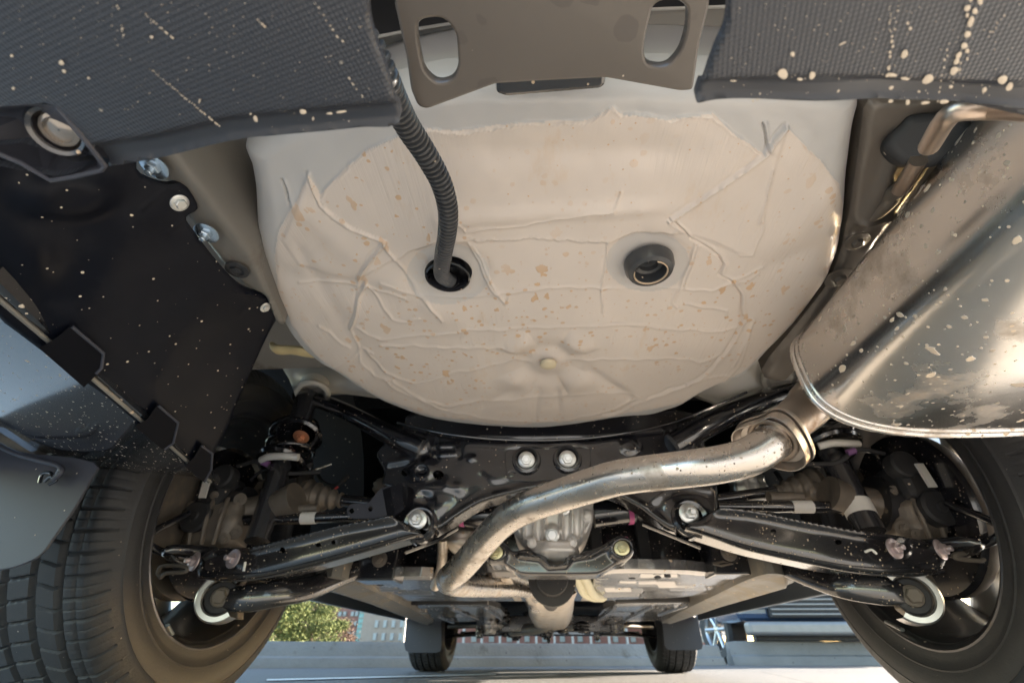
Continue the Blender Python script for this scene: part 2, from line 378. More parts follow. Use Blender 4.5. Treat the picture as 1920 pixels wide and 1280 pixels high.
# polyline distance / polygon tests (numpy, pixel units)
def pdist(X, Y, L, closed=False):
    L = np.array(L, float)
    if closed: L = np.vstack([L, L[:1]])
    d = np.full(X.shape, 1e9)
    for a, b in zip(L[:-1], L[1:]):
        ab = b-a; l2 = max(ab@ab, 1e-9)
        t = np.clip(((X-a[0])*ab[0]+(Y-a[1])*ab[1])/l2, 0, 1)
        d = np.minimum(d, np.hypot(X-a[0]-t*ab[0], Y-a[1]-t*ab[1]))
    return d
def nearest(X, Y, L):
    L = np.vstack([L, L[:1]]); d = np.full(X.shape, 1e9); NX = X.copy(); NY = Y.copy()
    for a, b in zip(L[:-1], L[1:]):
        ab = b-a; l2 = max(ab@ab, 1e-9)
        t = np.clip(((X-a[0])*ab[0]+(Y-a[1])*ab[1])/l2, 0, 1)
        x, y = a[0]+t*ab[0], a[1]+t*ab[1]; dd = np.hypot(X-x, Y-y); k = dd < d
        d = np.where(k, dd, d); NX = np.where(k, x, NX); NY = np.where(k, y, NY)
    return d, NX, NY
def inpoly(X, Y, L):
    L = np.array(L, float); r = np.zeros(X.shape, bool); j = len(L)-1
    for i in range(len(L)):
        xi, yi = L[i]; xj, yj = L[j]
        c = ((yi > Y) != (yj > Y)) & (X < (xj-xi)*(Y-yi)/((yj-yi) or 1e-9)+xi); r ^= c; j = i
    return r
def ridge(X, Y, L, wd, h): d = pdist(X, Y, L); return h*np.exp(-(d/wd)**2)
def dome(X, Y, cx, cy, rx, ry, h, p=2): q = ((X-cx)/rx)**2+((Y-cy)/ry)**2; return h*np.exp(-q**(p/2))
def relief(name, outline, plane, normal, hf, m, parent=None, step=3, R=10, Rd=.008, skirt=.03, holes=(), attrf=None, skirt_dir=None, angle=50, rounded=True):
    """stamped sheet: traced outline on a plane in the place, height field hf(X, Y) metres along normal, rolled edge, skirt behind"""
    L = np.array(smooth_loop(outline, 3) if rounded else outline, float); x0, y0 = L.min(0)-step; x1, y1 = L.max(0)+step
    xs = np.arange(x0, x1+step, step); ys = np.arange(y0, y1+step, step); X, Y = np.meshgrid(xs, ys)
    ins = inpoly(X, Y, L); d, NX, NY = nearest(X, Y, L)
    keep = ins | (d < step*.5)
    for hl in holes: hl = np.array(hl, float); keep &= ~inpoly(X, Y, hl)
    q = keep[:-1, :-1] & keep[1:, :-1] & keep[:-1, 1:] & keep[1:, 1:]
    cnt = np.zeros(X.shape, int)
    for a_, b_ in ((slice(None, -1), slice(None, -1)), (slice(1, None), slice(None, -1)), (slice(None, -1), slice(1, None)), (slice(1, None), slice(1, None))): cnt[a_, b_] += q
    edge = (cnt > 0) & (cnt < 4); keep = cnt > 0
    bd, bx_, by_ = d, NX, NY
    for hl in holes:
        hd, hx, hy = nearest(X, Y, np.array(hl, float)); kk = hd < bd
        bd = np.where(kk, hd, bd); bx_ = np.where(kk, hx, bx_); by_ = np.where(kk, hy, by_)
    X = np.where(edge, bx_, X); Y = np.where(edge, by_, Y); d = nearest(X, Y, L)[0]
    n = np.array(normal, float); n /= np.linalg.norm(n)
    H = hf(X, Y) if hf else np.zeros(X.shape)
    if R:
        e = np.clip(1-d/R, 0, .995); H = H-(Rd(X, Y) if callable(Rd) else Rd)*(1-np.sqrt(np.clip(1-e**2, 0, 1)))
    Fn = np.array(Fv); Rn = np.array(Rv); Un = np.array(Uv); Cn = np.array(CAM)
    dr = Fn+Rn*((X-960)/F_PX)[..., None]+Un*((640-Y)/F_PX)[..., None]
    p0, pn = np.array(plane[0], float), np.array(plane[1], float)
    t = ((p0-Cn)@pn)/(dr@pn); P = Cn+dr*t[..., None]+n*H[..., None]
    idx = -np.ones(X.shape, int); k = keep; idx[k] = np.arange(k.sum()); V = P[k]
    a, b, c, e2 = idx[:-1, :-1][q], idx[:-1, 1:][q], idx[1:, 1:][q], idx[1:, :-1][q]
    Fc = np.stack([a, b, c, e2], 1)
    V = V.tolist(); A = None
    sd = -n if skirt_dir is None else np.array(skirt_dir, float)
    if attrf is not None: A = {kk: f(X[k], Y[k]).tolist() for kk, f in attrf.items()}
    Fc = Fc.tolist()
    if skirt:
        for lp in [L]+[np.array(h_, float) for h_ in holes]:
            pts = []
            for a_, b_ in zip(lp, np.vstack([lp[1:], lp[:1]])):
                m_ = max(1, int(np.linalg.norm(b_-a_)/(step*1.2)))
                for q_ in range(m_): pts.append(a_+(b_-a_)*q_/m_)
            pts = np.array(pts); sx, sy = pts[:, 0][None], pts[:, 1][None]
            h_ = hf(sx, sy) if hf else np.zeros(sx.shape)
            if R:
                e = np.clip(1-nearest(sx, sy, L)[0]/R, 0, .995); h_ = h_-(Rd(sx, sy) if callable(Rd) else Rd)*(1-np.sqrt(np.clip(1-e**2, 0, 1)))
            dr_ = Fn+Rn*((sx-960)/F_PX)[..., None]+Un*((640-sy)/F_PX)[..., None]
            q3 = (Cn+dr_*(((p0-Cn)@pn)/(dr_@pn))[..., None]+n*h_[..., None])[0]; b0 = len(V); m_ = len(q3)
            V += q3.tolist()+(q3+sd*skirt).tolist(); Fc += [[b0+i_, b0+(i_+1) % m_, b0+m_+(i_+1) % m_, b0+m_+i_] for i_ in range(m_)]
            if A:
                for kk, f in attrf.items(): A[kk] += [0.0]*(2*m_) if kk == 'sealer' else f(sx, sy)[0].tolist()*2
    if angle is None: return mesh(name, V, Fc, m, parent, attrs=A)
    return mesh(name, V, Fc, m, parent, attrs=A, angle=angle)

# bolts share mesh data
def bolt_geo(stud=0, washer=1.75, hexr=1.0):
    parts = [lathe_geo([(washer, 0), (washer, .22), (washer*.93, .28), (hexr*1.1, .36), (0.01, .36)], (0, 0, 0), (0, 0, 1), 28)]
    hx = []
    for r, h in ((hexr, .3), (hexr, .95), (hexr*.86, 1.08)):
        hx.append([(r*math.cos(PI/3*k), r*math.sin(PI/3*k), h) for k in range(6)])
    V = [p for L in hx for p in L]; Fc = [(i*6+k, i*6+(k+1) % 6, i*6+6+(k+1) % 6, i*6+6+k) for i in range(2) for k in range(6)]+[tuple(range(12, 18))]
    parts.append((V, Fc))
    if stud: parts.append(lathe_geo([(.5, 1.0), (.5, 1.0+stud), (.42, 1.1+stud), (.01, 1.1+stud)], (0, 0, 0), (0, 0, 1), 16))
    else: parts.append(lathe_geo([(.55, 1.081), (.5, 1.02), (.01, 1.02)], (0, 0, 0), (0, 0, 1), 16))
    return merge(parts)
BM = {}
def bolt(P, axis, r, m, parent, stud=0, washer=1.75, name='bolt'):
    key = (stud, washer, m.name)
    if key not in BM:
        V, Fc = bolt_geo(stud, washer); me = bpy.data.meshes.new('bolt'); me.from_pydata([tuple(v) for v in V], [], Fc)
        me.polygons.foreach_set('use_smooth', [True]*len(me.polygons)); me.set_sharp_from_angle(angle=math.radians(25)); me.materials.append(m); BM[key] = me
    o = bpy.data.objects.new(name, BM[key]); o.location = P; o.scale = (r, r, r)
    o.rotation_mode = 'QUATERNION'; o.rotation_quaternion = Vector(axis).to_track_quat('Z', 'Y')
    link(o, parent); WL[o.name] = Vector(P); return o
def toward(P, k=1.0): return (CAM-Vector(P)).normalized()*k

#@@SETTING
# ------------------------------------------------------------ ground and far surroundings
def ground_mat():
    m, nt, b = new_mat('worn_asphalt'); co = coords(nt)
    a = noise(nt, co, .8, 5); g = noise(nt, co, 130, 3, .8)
    cs = mixc(nt, a, (.11, .109, .107), (.145, .143, .139))
    cs = mixc(nt, mth(nt, 'MULTIPLY', mth(nt, 'SUBTRACT', g, .5), 4, clamp=True), cs, (.22, .21, .20))
    v = N(nt, 'ShaderNodeTexVoronoi'); v.feature = 'DISTANCE_TO_EDGE'; v.inputs['Scale'].default_value = .55; lk(nt, co, v.inputs['Vector'])
    cr = mth(nt, 'LESS_THAN', v.outputs[0], .006); cs = mixc(nt, mth(nt, 'MULTIPLY', cr, .6), cs, (.07, .07, .07))
    lk(nt, cs, b.inputs['Base Color']); b.inputs['Roughness'].default_value = .85
    bn = N(nt, 'ShaderNodeBump'); bn.inputs['Distance'].default_value = 1
    lk(nt, mth(nt, 'ADD', mth(nt, 'MULTIPLY', g, .005), mth(nt, 'MULTIPLY', noise(nt, co, 30, 4, .7), .012)), bn.inputs['Height']); lk(nt, bn.outputs[0], b.inputs['Normal'])
    return m
struct(mesh('ground', [(-200, -200, 0), (200, -200, 0), (200, 300, 0), (-200, 300, 0)], [(0, 1, 2, 3)], ground_mat(), smooth=False))
M['bounce'] = mat('pale_bounce_ground', (.62, .57, .51), .85, 0, 0, .12, 3, bump=.002, bscale=120, dirt=((.44, .38, .31), .42, 2.5))
struct(mesh('bounce_ground', [(-30, -30, .004), (30, -30, .004), (30, 1.95, .004), (-30, 1.95, .004)], [(0, 1, 2, 3)], M['bounce'], smooth=False))  # pale sheet outside the view, added to bounce more light under the car
M['line'] = mat('worn_line_paint', (.62, .60, .56), .7, dirt=((.25, .24, .22), .45, 12))
lp = [Zp(500, 1272, .004), Zp(930, 1262, .004), Zp(930, 1264, .004), Zp(500, 1275, .004)]
struct(mesh('road_marking', lp, [(0, 3, 2, 1)], M['line'], smooth=False))
M['conc'] = mat('weathered_concrete', (.22, .22, .215), .85, 0, 0, .25, 4, bump=.006, bscale=40, dirt=((.13, .12, .105), .40, 6), sp=[((.05, .05, .05), 30, .2, .25)])
def barrier(x0, y0, x1, y1, hgt, label):
    a = np.array((x0, y0, 0.)); b = np.array((x1, y1, 0.)); t = (b-a)/np.linalg.norm(b-a); n = np.array((t[1], -t[0], 0))
    prof = [(.11, .0), (.11, .02), (.10, hgt*.36), (.062, hgt*.44), (.050, hgt*.93), (.042, hgt), (-.042, hgt), (-.05, hgt*.93), (-.062, hgt*.44), (-.10, hgt*.36), (-.11, .0)]
    V = []; ns = 40; L = np.linalg.norm(b-a)
    for i in range(ns+1):
        s = i/ns; e = 1
        if i in (0, ns): e = .8
        for o_, h in prof:
            j = RNG.uniform(-.0016, .0016, 2); V.append(a+t*(L*s)+n*(o_*e+j[0])+np.array((0, 0, max(h*(1 if e == 1 else .95)+(j[1] if h > 0 else 0), 0))))
    k = len(prof); Fc = [(i*k+q, i*k+q+1, (i+1)*k+q+1, (i+1)*k+q) for i in range(ns) for q in range(k-1)]+[tuple(range(k))[::-1], tuple(ns*k+q for q in range(k))]
    o = mesh('concrete_barrier', V, Fc, M['conc'], angle=28); tag(o, label, 'barrier', 'low concrete barriers ahead of the car'); return o
A0 = Zp(330, 1252, 0); A1 = Zp(1350, 1246, 0); dv = (A1-A0)/(A1.x-A0.x)
barrier(A0.x-3, (A0-dv*3).y, A1.x, A1.y, .172, 'long low concrete barrier seen between and beyond the front wheels')
B0 = Zp(1371, 1246, 0); barrier(B0.x, B0.y, B0.x+4.5, B0.y+.25, .205, 'low concrete barrier at the right in front of the dark blue parked car')

# ---- dark blue parked vehicle facing us on the right
M['blue'] = mat('dark_blue_carpaint', (.035, .065, .13), .25, .3, .9, .04, 2)
M['bluechrome'] = mat('satin_bumper_metal', (.24, .24, .24), .4, .5)
M['head'] = mat('headlamp_plastic', (.20, .27, .36), .15, .5, .6, .1, 30, bump=.002, bscale=30)
px_, py_ = Yp(1392, 1180, 5.75).x, 5.75
truck = empty('parked_pickup', (px_+.95, py_+1.5, 0)); tag(truck, 'dark blue parked pickup facing the camera behind the right barrier', 'pickup truck')
def tb(name, c, s, m, par=truck, b_=.01): return bev(mesh(name, *box_geo(c, s), m, par, smooth=False), b_, 3)
tb('body', (px_+.97, py_+2.6, .80), (1.9, 5.1, .86), M['blue'], b_=.08)
tb('cab', (px_+.97, py_+2.3, 1.5), (1.7, 1.9, .6), M['blue'], b_=.12)
tb('windscreen', (px_+.97, py_+1.33, 1.48), (1.5, .02, .45), M['glass'])
g = tb('grille', (px_+.72, py_+.03, .62), (.80, .06, .42), M['matte'])
for k in range(9): tb('grille_bar', (px_+.72, py_-.006, .44+.045*k), (.76, .02, .016), M['bluechrome'], g, .004)
hl = tb('headlight', (px_+.20, py_+.04, .62), (.30, .08, .26), M['head'], b_=.03)
tb('headlight', (px_+1.5, py_+.04, .62), (.42, .08, .26), M['head'], b_=.03)
tb('bumper', (px_+.97, py_-.05, .31), (1.88, .16, .12), M['bluechrome'], b_=.03)
tb('air_dam', (px_+.97, py_+.05, .235), (1.7, .10, .06), M['matte'])
def simple_wheel(c, ax, r, wd, par, spokes=6, mt=None):
    e = empty('wheel', c, par)
    lathe('tyre', [(r*.66, -wd/2), (r*.9, -wd/2-.008), (r*.985, -wd*.38), (r, 0), (r*.985, wd*.38), (r*.9, wd/2+.008), (r*.66, wd/2)], c, ax, M['tyre'], e, 40)
    P = [lathe_geo([(r*.67, -wd/2), (r*.62, -wd*.3), (r*.60, wd*.3), (r*.67, wd/2-.004)], c, ax, 40), lathe_geo([(.05, wd*.2), (.05, wd*.4), (.001, wd*.42)], c, ax, 20)]
    u, v, t = frame(ax)
    for k in range(spokes):
        a = 2*PI*k/spokes; d = u*math.cos(a)+v*math.sin(a)
        P.append(tube_geo([np.array(c)+t*wd*.3+d*.02, np.array(c)+t*wd*.42+d*r*.64], [.026, .02], 8))
    mesh('rim', *merge(P), mt or M['alloy'], e, angle=40); return e
simple_wheel((px_+.10, py_+.95, .335), (-1, -.25, 0), .335, .22, truck)
simple_wheel((px_+.10, py_+4.1, .335), (-1, 0, 0), .335, .22, truck)
simple_wheel((px_+1.84, py_+.95, .335), (1, 0, 0), .335, .22, truck)
simple_wheel((px_+1.84, py_+4.1, .335), (1, 0, 0), .335, .22, truck)

# ---- buildings far ahead
M['brick'] = mat('red_brick', (.26, .125, .105), .8, 0, 0, .2, 3, bump=.01, bscale=20)
M['brick2'] = mat('tan_brick', (.30, .25, .21), .8, 0, 0, .15, 3, bump=.01, bscale=20)
M['tealglass'] = mat('teal_glazing', (.12, .34, .37), .3, .0, .3, .15, .5)
M['win'] = mat('pale_window', (.27, .31, .33), .4, .0, .2, .15, .5)
M['stone'] = mat('pale_stone', (.34, .33, .32), .7)
def bx(name, x0, x1, y0, y1, z0, z1, m, par=None): return mesh(name, *box_geo(((x0+x1)/2, (y0+y1)/2, (z0+z1)/2), (x1-x0, y1-y0, z1-z0)), m, par, smooth=False)
Yb = 46.0
def X_(px, Y=Yb): return Yp(px, 1190, Y).x
def Z_(py, Y=Yb, px=700): return Yp(px, py, Y).z
bA = empty('brick_building', (X_(655), Yb, 0)); tag(bA, 'red brick building with paired white windows beyond the tree', 'building')
bx('wall', X_(560), X_(674), Yb, Yb+15, 0, Z_(1128), M['brick'], bA)
bx('roof', X_(558), X_(674), Yb-.3, Yb+15, Z_(1128), Z_(1126), M['stone'], bA)
for wx in (631, 640, 655, 663):
    for wy in (1150, 1168, 1187):
        f = bx('window', X_(wx-3.2), X_(wx+3.2), Yb-.12, Yb+.1, Z_(wy+4.6), Z_(wy-4.6), M['stone'], bA)
        bx('pane', X_(wx-2.4), X_(wx+2.4), Yb-.16, Yb, Z_(wy+3.9), Z_(wy-3.9), M['win'], f)
bB = empty('glazed_stair_tower', (X_(683), Yb-1, 0)); tag(bB, 'narrow turquoise glazed tower between the red and tan brick buildings', 'building')
bx('glazing', X_(675), X_(690), Yb-1, Yb+12, 0, Z_(1105), M['tealglass'], bB)
for k in range(11): bx('mullion', X_(675), X_(690), Yb-1.1, Yb-1.0, Z_(1207-k*9.5), Z_(1206-k*9.5), M['stone'], bB)
bC = empty('tan_brick_building', (X_(725), Yb-2, 0)); tag(bC, 'tan brick building with tall faint window bays right of the turquoise tower', 'building')
bx('wall', X_(691), X_(860), Yb-2, Yb+14, 0, Z_(1085), M['brick2'], bC)
for k in range(4):
    for j in range(3):
        f = bx('window', X_(700+k*16, Yb-2), X_(707+k*16, Yb-2), Yb-2.1, Yb-1.9, Z_(1200-j*24, Yb-2), Z_(1186-j*24, Yb-2), M['stone'], bC)
        bx('pane', X_(701+k*16, Yb-2), X_(706+k*16, Yb-2), Yb-2.14, Yb-2, Z_(1199-j*24, Yb-2), Z_(1187-j*24, Yb-2), M['win'], f)
Yc = 38.0
bD = empty('colonnade_building', (X_(1020, Yc), Yc, 0)); tag(bD, 'low red brick building with white columns just above the barrier under the car front', 'building')
bx('wall', X_(858, Yc), X_(1330, Yc), Yc, Yc+10, 0, Z_(1150, Yc, 1000), M['brick'], bD)
for k in range(14):
    xx = 872+k*33; bx('column', X_(xx, Yc), X_(xx+4, Yc), Yc-1.2, Yc-.8, 0, Z_(1160, Yc, 1000), M['stone'], bD)
    f = bx('window', X_(xx+12, Yc), X_(xx+22, Yc), Yc-.1, Yc+.1, Z_(1203, Yc, 1000), Z_(1183, Yc, 1000), M['stone'], bD)
    bx('pane', X_(xx+13, Yc), X_(xx+21, Yc), Yc-.14, Yc, Z_(1202, Yc, 1000), Z_(1184, Yc, 1000), M['win'], f)
bx('ledge', X_(858, Yc), X_(1330, Yc), Yc-1.4, Yc, Z_(1162, Yc, 1000), Z_(1158, Yc, 1000), M['stone'], bD)
lamp = tube('lamp_post', [(X_(757, 20), 20, 0), (X_(757, 20), 20, 3.2), (X_(757, 20), 20, 7)], .05, M['bluechrome'], sm=1)
tag(lamp, 'thin pale lamp post beside the left front mud flap in the distance', 'lamp post')
# hedge band and trees
def leafmat(n, c): return mat(n, c, .7, 0, 0, .35, 1.2, spec=.2)
def tree(px, py_top, Y, rx, kind, label, cat='tree', n=2600, leaf=.10, bare=False):
    base = Yp(px, 1200, Y); base.z = 0; top = Yp(px, py_top, Y).z
    t = empty('conifer_tree' if kind == 0 else 'bare_shrub', base); tag(t, label, cat)
    tk = tube('trunk', [base+Vector((0, 0, z*top)) + Vector((random.uniform(-.05, .05), 0, 0)) for z in (0, .3, .6, .93)], [top*.028, top*.022, top*.014, .01], M['bark'], t, 8, 3)
    V = []; Fc = []; rs = np.random.RandomState(int(px))
    ncl = 46; cl = []
    for k in range(ncl):
        h = rs.uniform(.12, .98); r = rx*(1-h*.75)*math.sqrt(rs.uniform(.1, 1)); a = rs.uniform(0, 2*PI)
        cl.append((r*math.cos(a), r*math.sin(a), h*top, rx*rs.uniform(.16, .34)))
    for k in range(n):
        c = cl[rs.randint(ncl)]; d = rs.normal(0, .5, 3)*c[3]; d[2] *= .6
        p = np.array(base)+np.array((c[0], c[1], c[2]))+d; p[2] = max(p[2], .05)
        a, b = rs.normal(0, 1, 3), rs.normal(0, 1, 3); a /= np.linalg.norm(a); b = np.cross(a, b); b /= np.linalg.norm(b)
        s = leaf*rs.uniform(.5, 1.2); i = len(V)
        V += [p-a*s, p+b*s*.4, p+a*s, p-b*s*.4]; Fc.append((i, i+1, i+2, i+3))
    mesh('crown', V, Fc, M['leafy'] if kind == 0 else M['leafr'], t, smooth=False)
M['bark'] = mat('bark', (.10, .07, .05), .9, bump=.01, bscale=20)
M['leafy'] = leafmat('yellow_green_needles', (.105, .125, .042)); M['leafr'] = leafmat('reddish_twigs', (.13, .085, .065))
tree(585, 1085, 15, 1.25, 0, 'yellow green conifer beyond the barrier left of the red brick building', n=22000, leaf=.036)
tree(520, 1120, 14, 1.1, 0, 'leftmost green conifer partly hidden by the left rear tyre', n=14000, leaf=.045)
tree(636, 1160, 17, .75, 1, 'low reddish bare shrub in front of the red brick building', 'shrub', n=6000, leaf=.04)
#@@CAR
# ------------------------------------------------------------ the car: one thing, everything below is a part of it
car = empty('car', (0, 2.3, 0))
tag(car, 'jacked-view underside of a grey car with spare wheel well, muffler, rear suspension and four wheels over asphalt', 'car')
car['label'] = 'car seen from beneath its rear bumper, with pale spare wheel well and polished muffler'
DN = (0, 0, -1); BK = (0, -1, 0)

# ---- spare wheel well
PZ = .49
pan_out = [(445, 285), (455, 330), (463, 375), (469, 430), (473, 470), (484, 508), (503, 556), (521, 593), (544, 634), (571, 666), (601, 688), (635, 708), (672, 733), (720, 760), (770, 779), (816, 791), (883, 801), (950, 806), (1017, 808), (1068, 803), (1120, 794), (1168, 787), (1215, 784), (1250, 775), (1279, 765), (1310, 747), (1336, 733), (1367, 720), (1396, 708), (1418, 690), (1437, 669), (1470, 637), (1504, 603), (1532, 570), (1554, 544), (1568, 518), (1580, 492), (1592, 452), (1601, 405), (1608, 340), (1620, 260), (1632, 200), (1600, 170), (1500, 155), (1330, 148), (1180, 146), (1000, 148), (860, 152), (760, 165), (640, 195), (520, 235)]
S_PATCH = [(640, 327), (655, 310), (688, 286), (715, 268), (757, 253), (780, 243), (805, 245), (860, 252), (900, 249), (934, 242), (965, 233), (989, 231), (1040, 232), (1099, 230), (1115, 224), (1125, 217), (1135, 216), (1143, 208), (1150, 206), (1157, 212), (1165, 220), (1178, 217), (1191, 217), (1225, 219), (1257, 228), (1275, 221), (1300, 217), (1338, 218), (1347, 228), (1365, 243), (1381, 255), (1408, 275), (1431, 293), (1400, 320), (1340, 360), (1300, 385), (1255, 415), (1290, 440), (1181, 440), (1141, 456), (1120, 457), (984, 450), (876, 454), (816, 460), (776, 471), (732, 491), (671, 523), (690, 490), (720, 455), (660, 430), (620, 405), (597, 375), (610, 350)]
S_ALL = [(578, 328), (560, 370), (540, 400), (520, 440), (513, 490), (520, 560), (545, 615), (570, 650), (600, 680), (640, 706), (700, 745), (790, 780), (950, 802), (1120, 790), (1280, 760), (1400, 700), (1510, 590), (1560, 525), (1584, 470), (1590, 400), (1575, 350), (1540, 305), (1478, 243), (1455, 262), (1435, 292), (1381, 255), (1338, 215), (1257, 226), (1165, 218), (1150, 204), (1099, 228), (989, 229), (860, 250), (805, 243), (757, 251), (688, 284), (640, 325), (600, 368)]
def jag(L, amp, wl=9, seed=0):
    rs = np.random.RandomState(seed); out = []
    for a, b in zip(L, L[1:]+L[:1]):
        a = np.array(a, float); b = np.array(b, float); n = max(1, int(np.linalg.norm(b-a)/wl)); d = (b-a)/max(np.linalg.norm(b-a), 1e-6)
        for k in range(n): out.append(tuple(a+(b-a)*k/n+np.array((-d[1], d[0]))*rs.uniform(-amp, amp)))
    return out
S_PJ = jag(S_PATCH, 2.2, 9, 1); S_AJ = jag(S_ALL, 1.5, 14, 2)
FLAP_R = [(1478, 243), (1435, 292), (1400, 320), (1340, 360), (1255, 415), (1290, 440), (1350, 460), (1380, 474), (1408, 478), (1425, 440), (1433, 400), (1450, 330)]
FLAP_L = [(578, 328), (560, 380), (530, 450), (560, 500), (640, 520), (671, 523), (690, 490), (720, 455), (660, 430), (620, 405), (590, 375)]
thin = [[(655, 618), (668, 615), (690, 628), (715, 636), (780, 632), (876, 622), (984, 615), (1120, 612), (1151, 610), (1262, 618), (1336, 623), (1386, 613), (1412, 598)],
 [(715, 530), (769, 550), (800, 558), (843, 563), (917, 556), (984, 546), (1051, 539), (1124, 541), (1201, 545), (1285, 543), (1336, 546), (1373, 531), (1430, 503)],
 [(690, 662), (725, 704), (782, 719), (820, 712), (866, 696), (930, 685), (967, 677), (994, 682)],
 [(1064, 679), (1151, 674), (1285, 674), (1312, 679), (1335, 674), (1359, 662)],
 [(735, 717), (765, 735), (796, 753), (849, 763), (900, 753), (984, 748), (1051, 743), (1124, 736), (1161, 738), (1208, 748), (1262, 736), (1302, 716), (1336, 709), (1386, 712), (1405, 704)],
 [(720, 715), (749, 736), (816, 763), (860, 776), (900, 786), (984, 793), (1068, 791), (1128, 776), (1175, 756), (1210, 748)],
 [(715, 647), (800, 652), (880, 655), (940, 650), (975, 658), (995, 668)],
 [(720, 462), (745, 490), (782, 551), (810, 580), (828, 602)], [(724, 468), (752, 500), (790, 556), (822, 596)],
 [(685, 534), (700, 550), (717, 580), (735, 601), (762, 606), (785, 597)],
 [(878, 457), (888, 480), (900, 507), (915, 535), (927, 551), (947, 573), (952, 560)], [(885, 460), (900, 492), (915, 525), (938, 560)],
 [(1141, 457), (1134, 500), (1128, 544), (1133, 588)], [(1304, 457), (1297, 490), (1275, 544), (1263, 572), (1272, 578)], [(1310, 462), (1300, 500), (1285, 540)],
 [(1285, 568), (1310, 574), (1363, 585), (1360, 597)], [(1433, 400), (1430, 430), (1410, 477), (1385, 480)], [(1452, 320), (1440, 360), (1424, 420)],
 [(602, 687), (622, 697), (645, 682), (665, 668), (678, 655), (700, 664)], [(597, 614), (615, 622), (640, 648), (655, 655)],
 [(860, 415), (875, 432), (950, 426), (1050, 408), (1120, 395), (1150, 392), (1165, 360)],
 [(560, 535), (620, 530), (690, 540), (760, 560)], [(672, 523), (668, 568), (665, 602), (655, 618), (662, 635), (672, 650), (676, 680), (700, 705), (728, 716)],
 [(1424, 515), (1400, 530), (1373, 531)], [(1415, 600), (1385, 690), (1350, 735)], [(1408, 620), (1375, 690)]]
crease = [[(1296, 447), (1320, 460), (1349, 481), (1358, 497), (1349, 514), (1373, 529), (1391, 555), (1393, 598), (1375, 635), (1358, 662), (1335, 690), (1322, 702), (1286, 722)],
 [(1432, 235), (1436, 262), (1440, 288)], [(525, 342), (535, 360), (543, 384)], [(1286, 722), (1210, 748), (1165, 770), (1130, 780)], [(1255, 413), (1270, 418), (1290, 440)]]
folds = [[(1478, 243), (1455, 268), (1437, 292), (1400, 320), (1340, 360), (1300, 387), (1255, 415)], [(578, 330), (588, 360), (600, 385), (625, 408), (660, 430), (722, 456)],
 [(722, 456), (706, 474), (692, 490), (684, 500), (672, 523)], [(685, 534), (672, 560), (668, 590), (657, 615)]]
def wob(X, Y, k, s): return np.sin(X*k+s)*np.cos(Y*k*.8+s*2)
def pan_h(X, Y):
    Xw = X+2.0*wob(X, Y, .05, 1)+1.2*wob(X, Y, .13, 4); Yw = Y+2.0*wob(X, Y, .06, 2)+1.2*wob(X, Y, .15, 5)
    H = np.zeros(X.shape)
    sd = np.where(inpoly(Xw, Yw, S_AJ), 1, -1)*nearest(Xw, Yw, np.array(S_AJ))[0]; H += .0011/(1+np.exp(-sd/1.1))
    sd = np.where(inpoly(X, Y, S_PJ), 1, -1)*nearest(X, Y, np.array(S_PJ))[0]; H += .0014/(1+np.exp(-sd/1.0)); H += .0011*np.exp(-((sd-2.5)/2.5)**2)*(.55+.45*np.sin(X*.75+Y*.75))
    for P, h in ((FLAP_R, .0022), (FLAP_L, .0018)):
        sd = np.where(inpoly(X, Y, P), 1, -1)*nearest(X, Y, np.array(P, float))[0]; H += h/(1+np.exp(-sd/2.0))*np.exp(-np.maximum(sd, 0)/70)
    for L in thin: H += ridge(Xw, Yw, L, 1.8, .0014) + ridge(Xw, Yw, L, 8, .0004)
    for L in crease: H -= ridge(Xw, Yw, L, 1.8, .0030); H += ridge(Xw, Yw, [(x+5, y+1) for x, y in L], 4, .0013)
    for L in folds: H += ridge(X, Y, L, 2.8, .0034); H -= ridge(X, Y, [(x-5, y-4) for x, y in L], 3.5, .0012)
    H += .0008*wob(X, Y, .02, 3)+.0005*wob(X, Y, .043, 7)+.0002*wob(X, Y, .11, 2)
    # stamped relief: nut seat with four petals, radial swages, ring
    q = np.hypot((X-1028)/1.0, (Y-683)/.62)
    H -= .008*np.exp(-(q/62)**4); H += .0009*np.exp(-((q-140)/20)**2); ang = np.arctan2((Y-683)/.62, X-1028)
    H += .0075*np.exp(-((q-78)/26)**2)*np.clip(np.cos(4*ang+PI), 0, 1)**.7
    H += dome(X, Y, 1028, 683, 34, 22, .007, 4)
    H += ridge(X, Y, [(990, 720), (905, 760)], 9, -.0025)+ridge(X, Y, [(1110, 700), (1180, 745)], 9, -.0035)
    H += ridge(X, Y, [(1010, 735), (1003, 790)], 6, -.0022)+ridge(X, Y, [(1045, 735), (1050, 790)], 6, -.0022)
    H += ridge(X, Y, [(560, 390), (650, 470), (760, 560), (860, 600)], 26, .0030)+ridge(X, Y, [(530, 520), (640, 540), (780, 570)], 20, -.0025)
    H += ridge(X, Y, [(1570, 360), (1480, 440), (1400, 490)], 24, .0022)+ridge(X, Y, [(1580, 450), (1450, 500)], 16, -.0022)
    H += ridge(X, Y, [(560, 470), (610, 560), (700, 690)], 14, -.0018)
    H += .0045*np.exp(-((Y-402+.06*(X-1000))/16)**2)*((X > 800) & (X < 1260))*np.clip((X-800)/60, 0, 1)*np.clip((1260-X)/60, 0, 1)
    H += -.004*np.exp(-((Y-285)/26)**2)*np.clip((X-800)/120, 0, 1)*np.clip((1350-X)/120, 0, 1)
    for cx, cy in ((840, 517), (1215, 495)):
        q = np.hypot((X-cx)/80, (Y-cy)/58); H -= .0035/(1+np.exp((q-1)*16))
    H += np.where(Y < 215, -((215-np.clip(Y, 0, 215))/70)**2*.010, 0)
    return H-.003
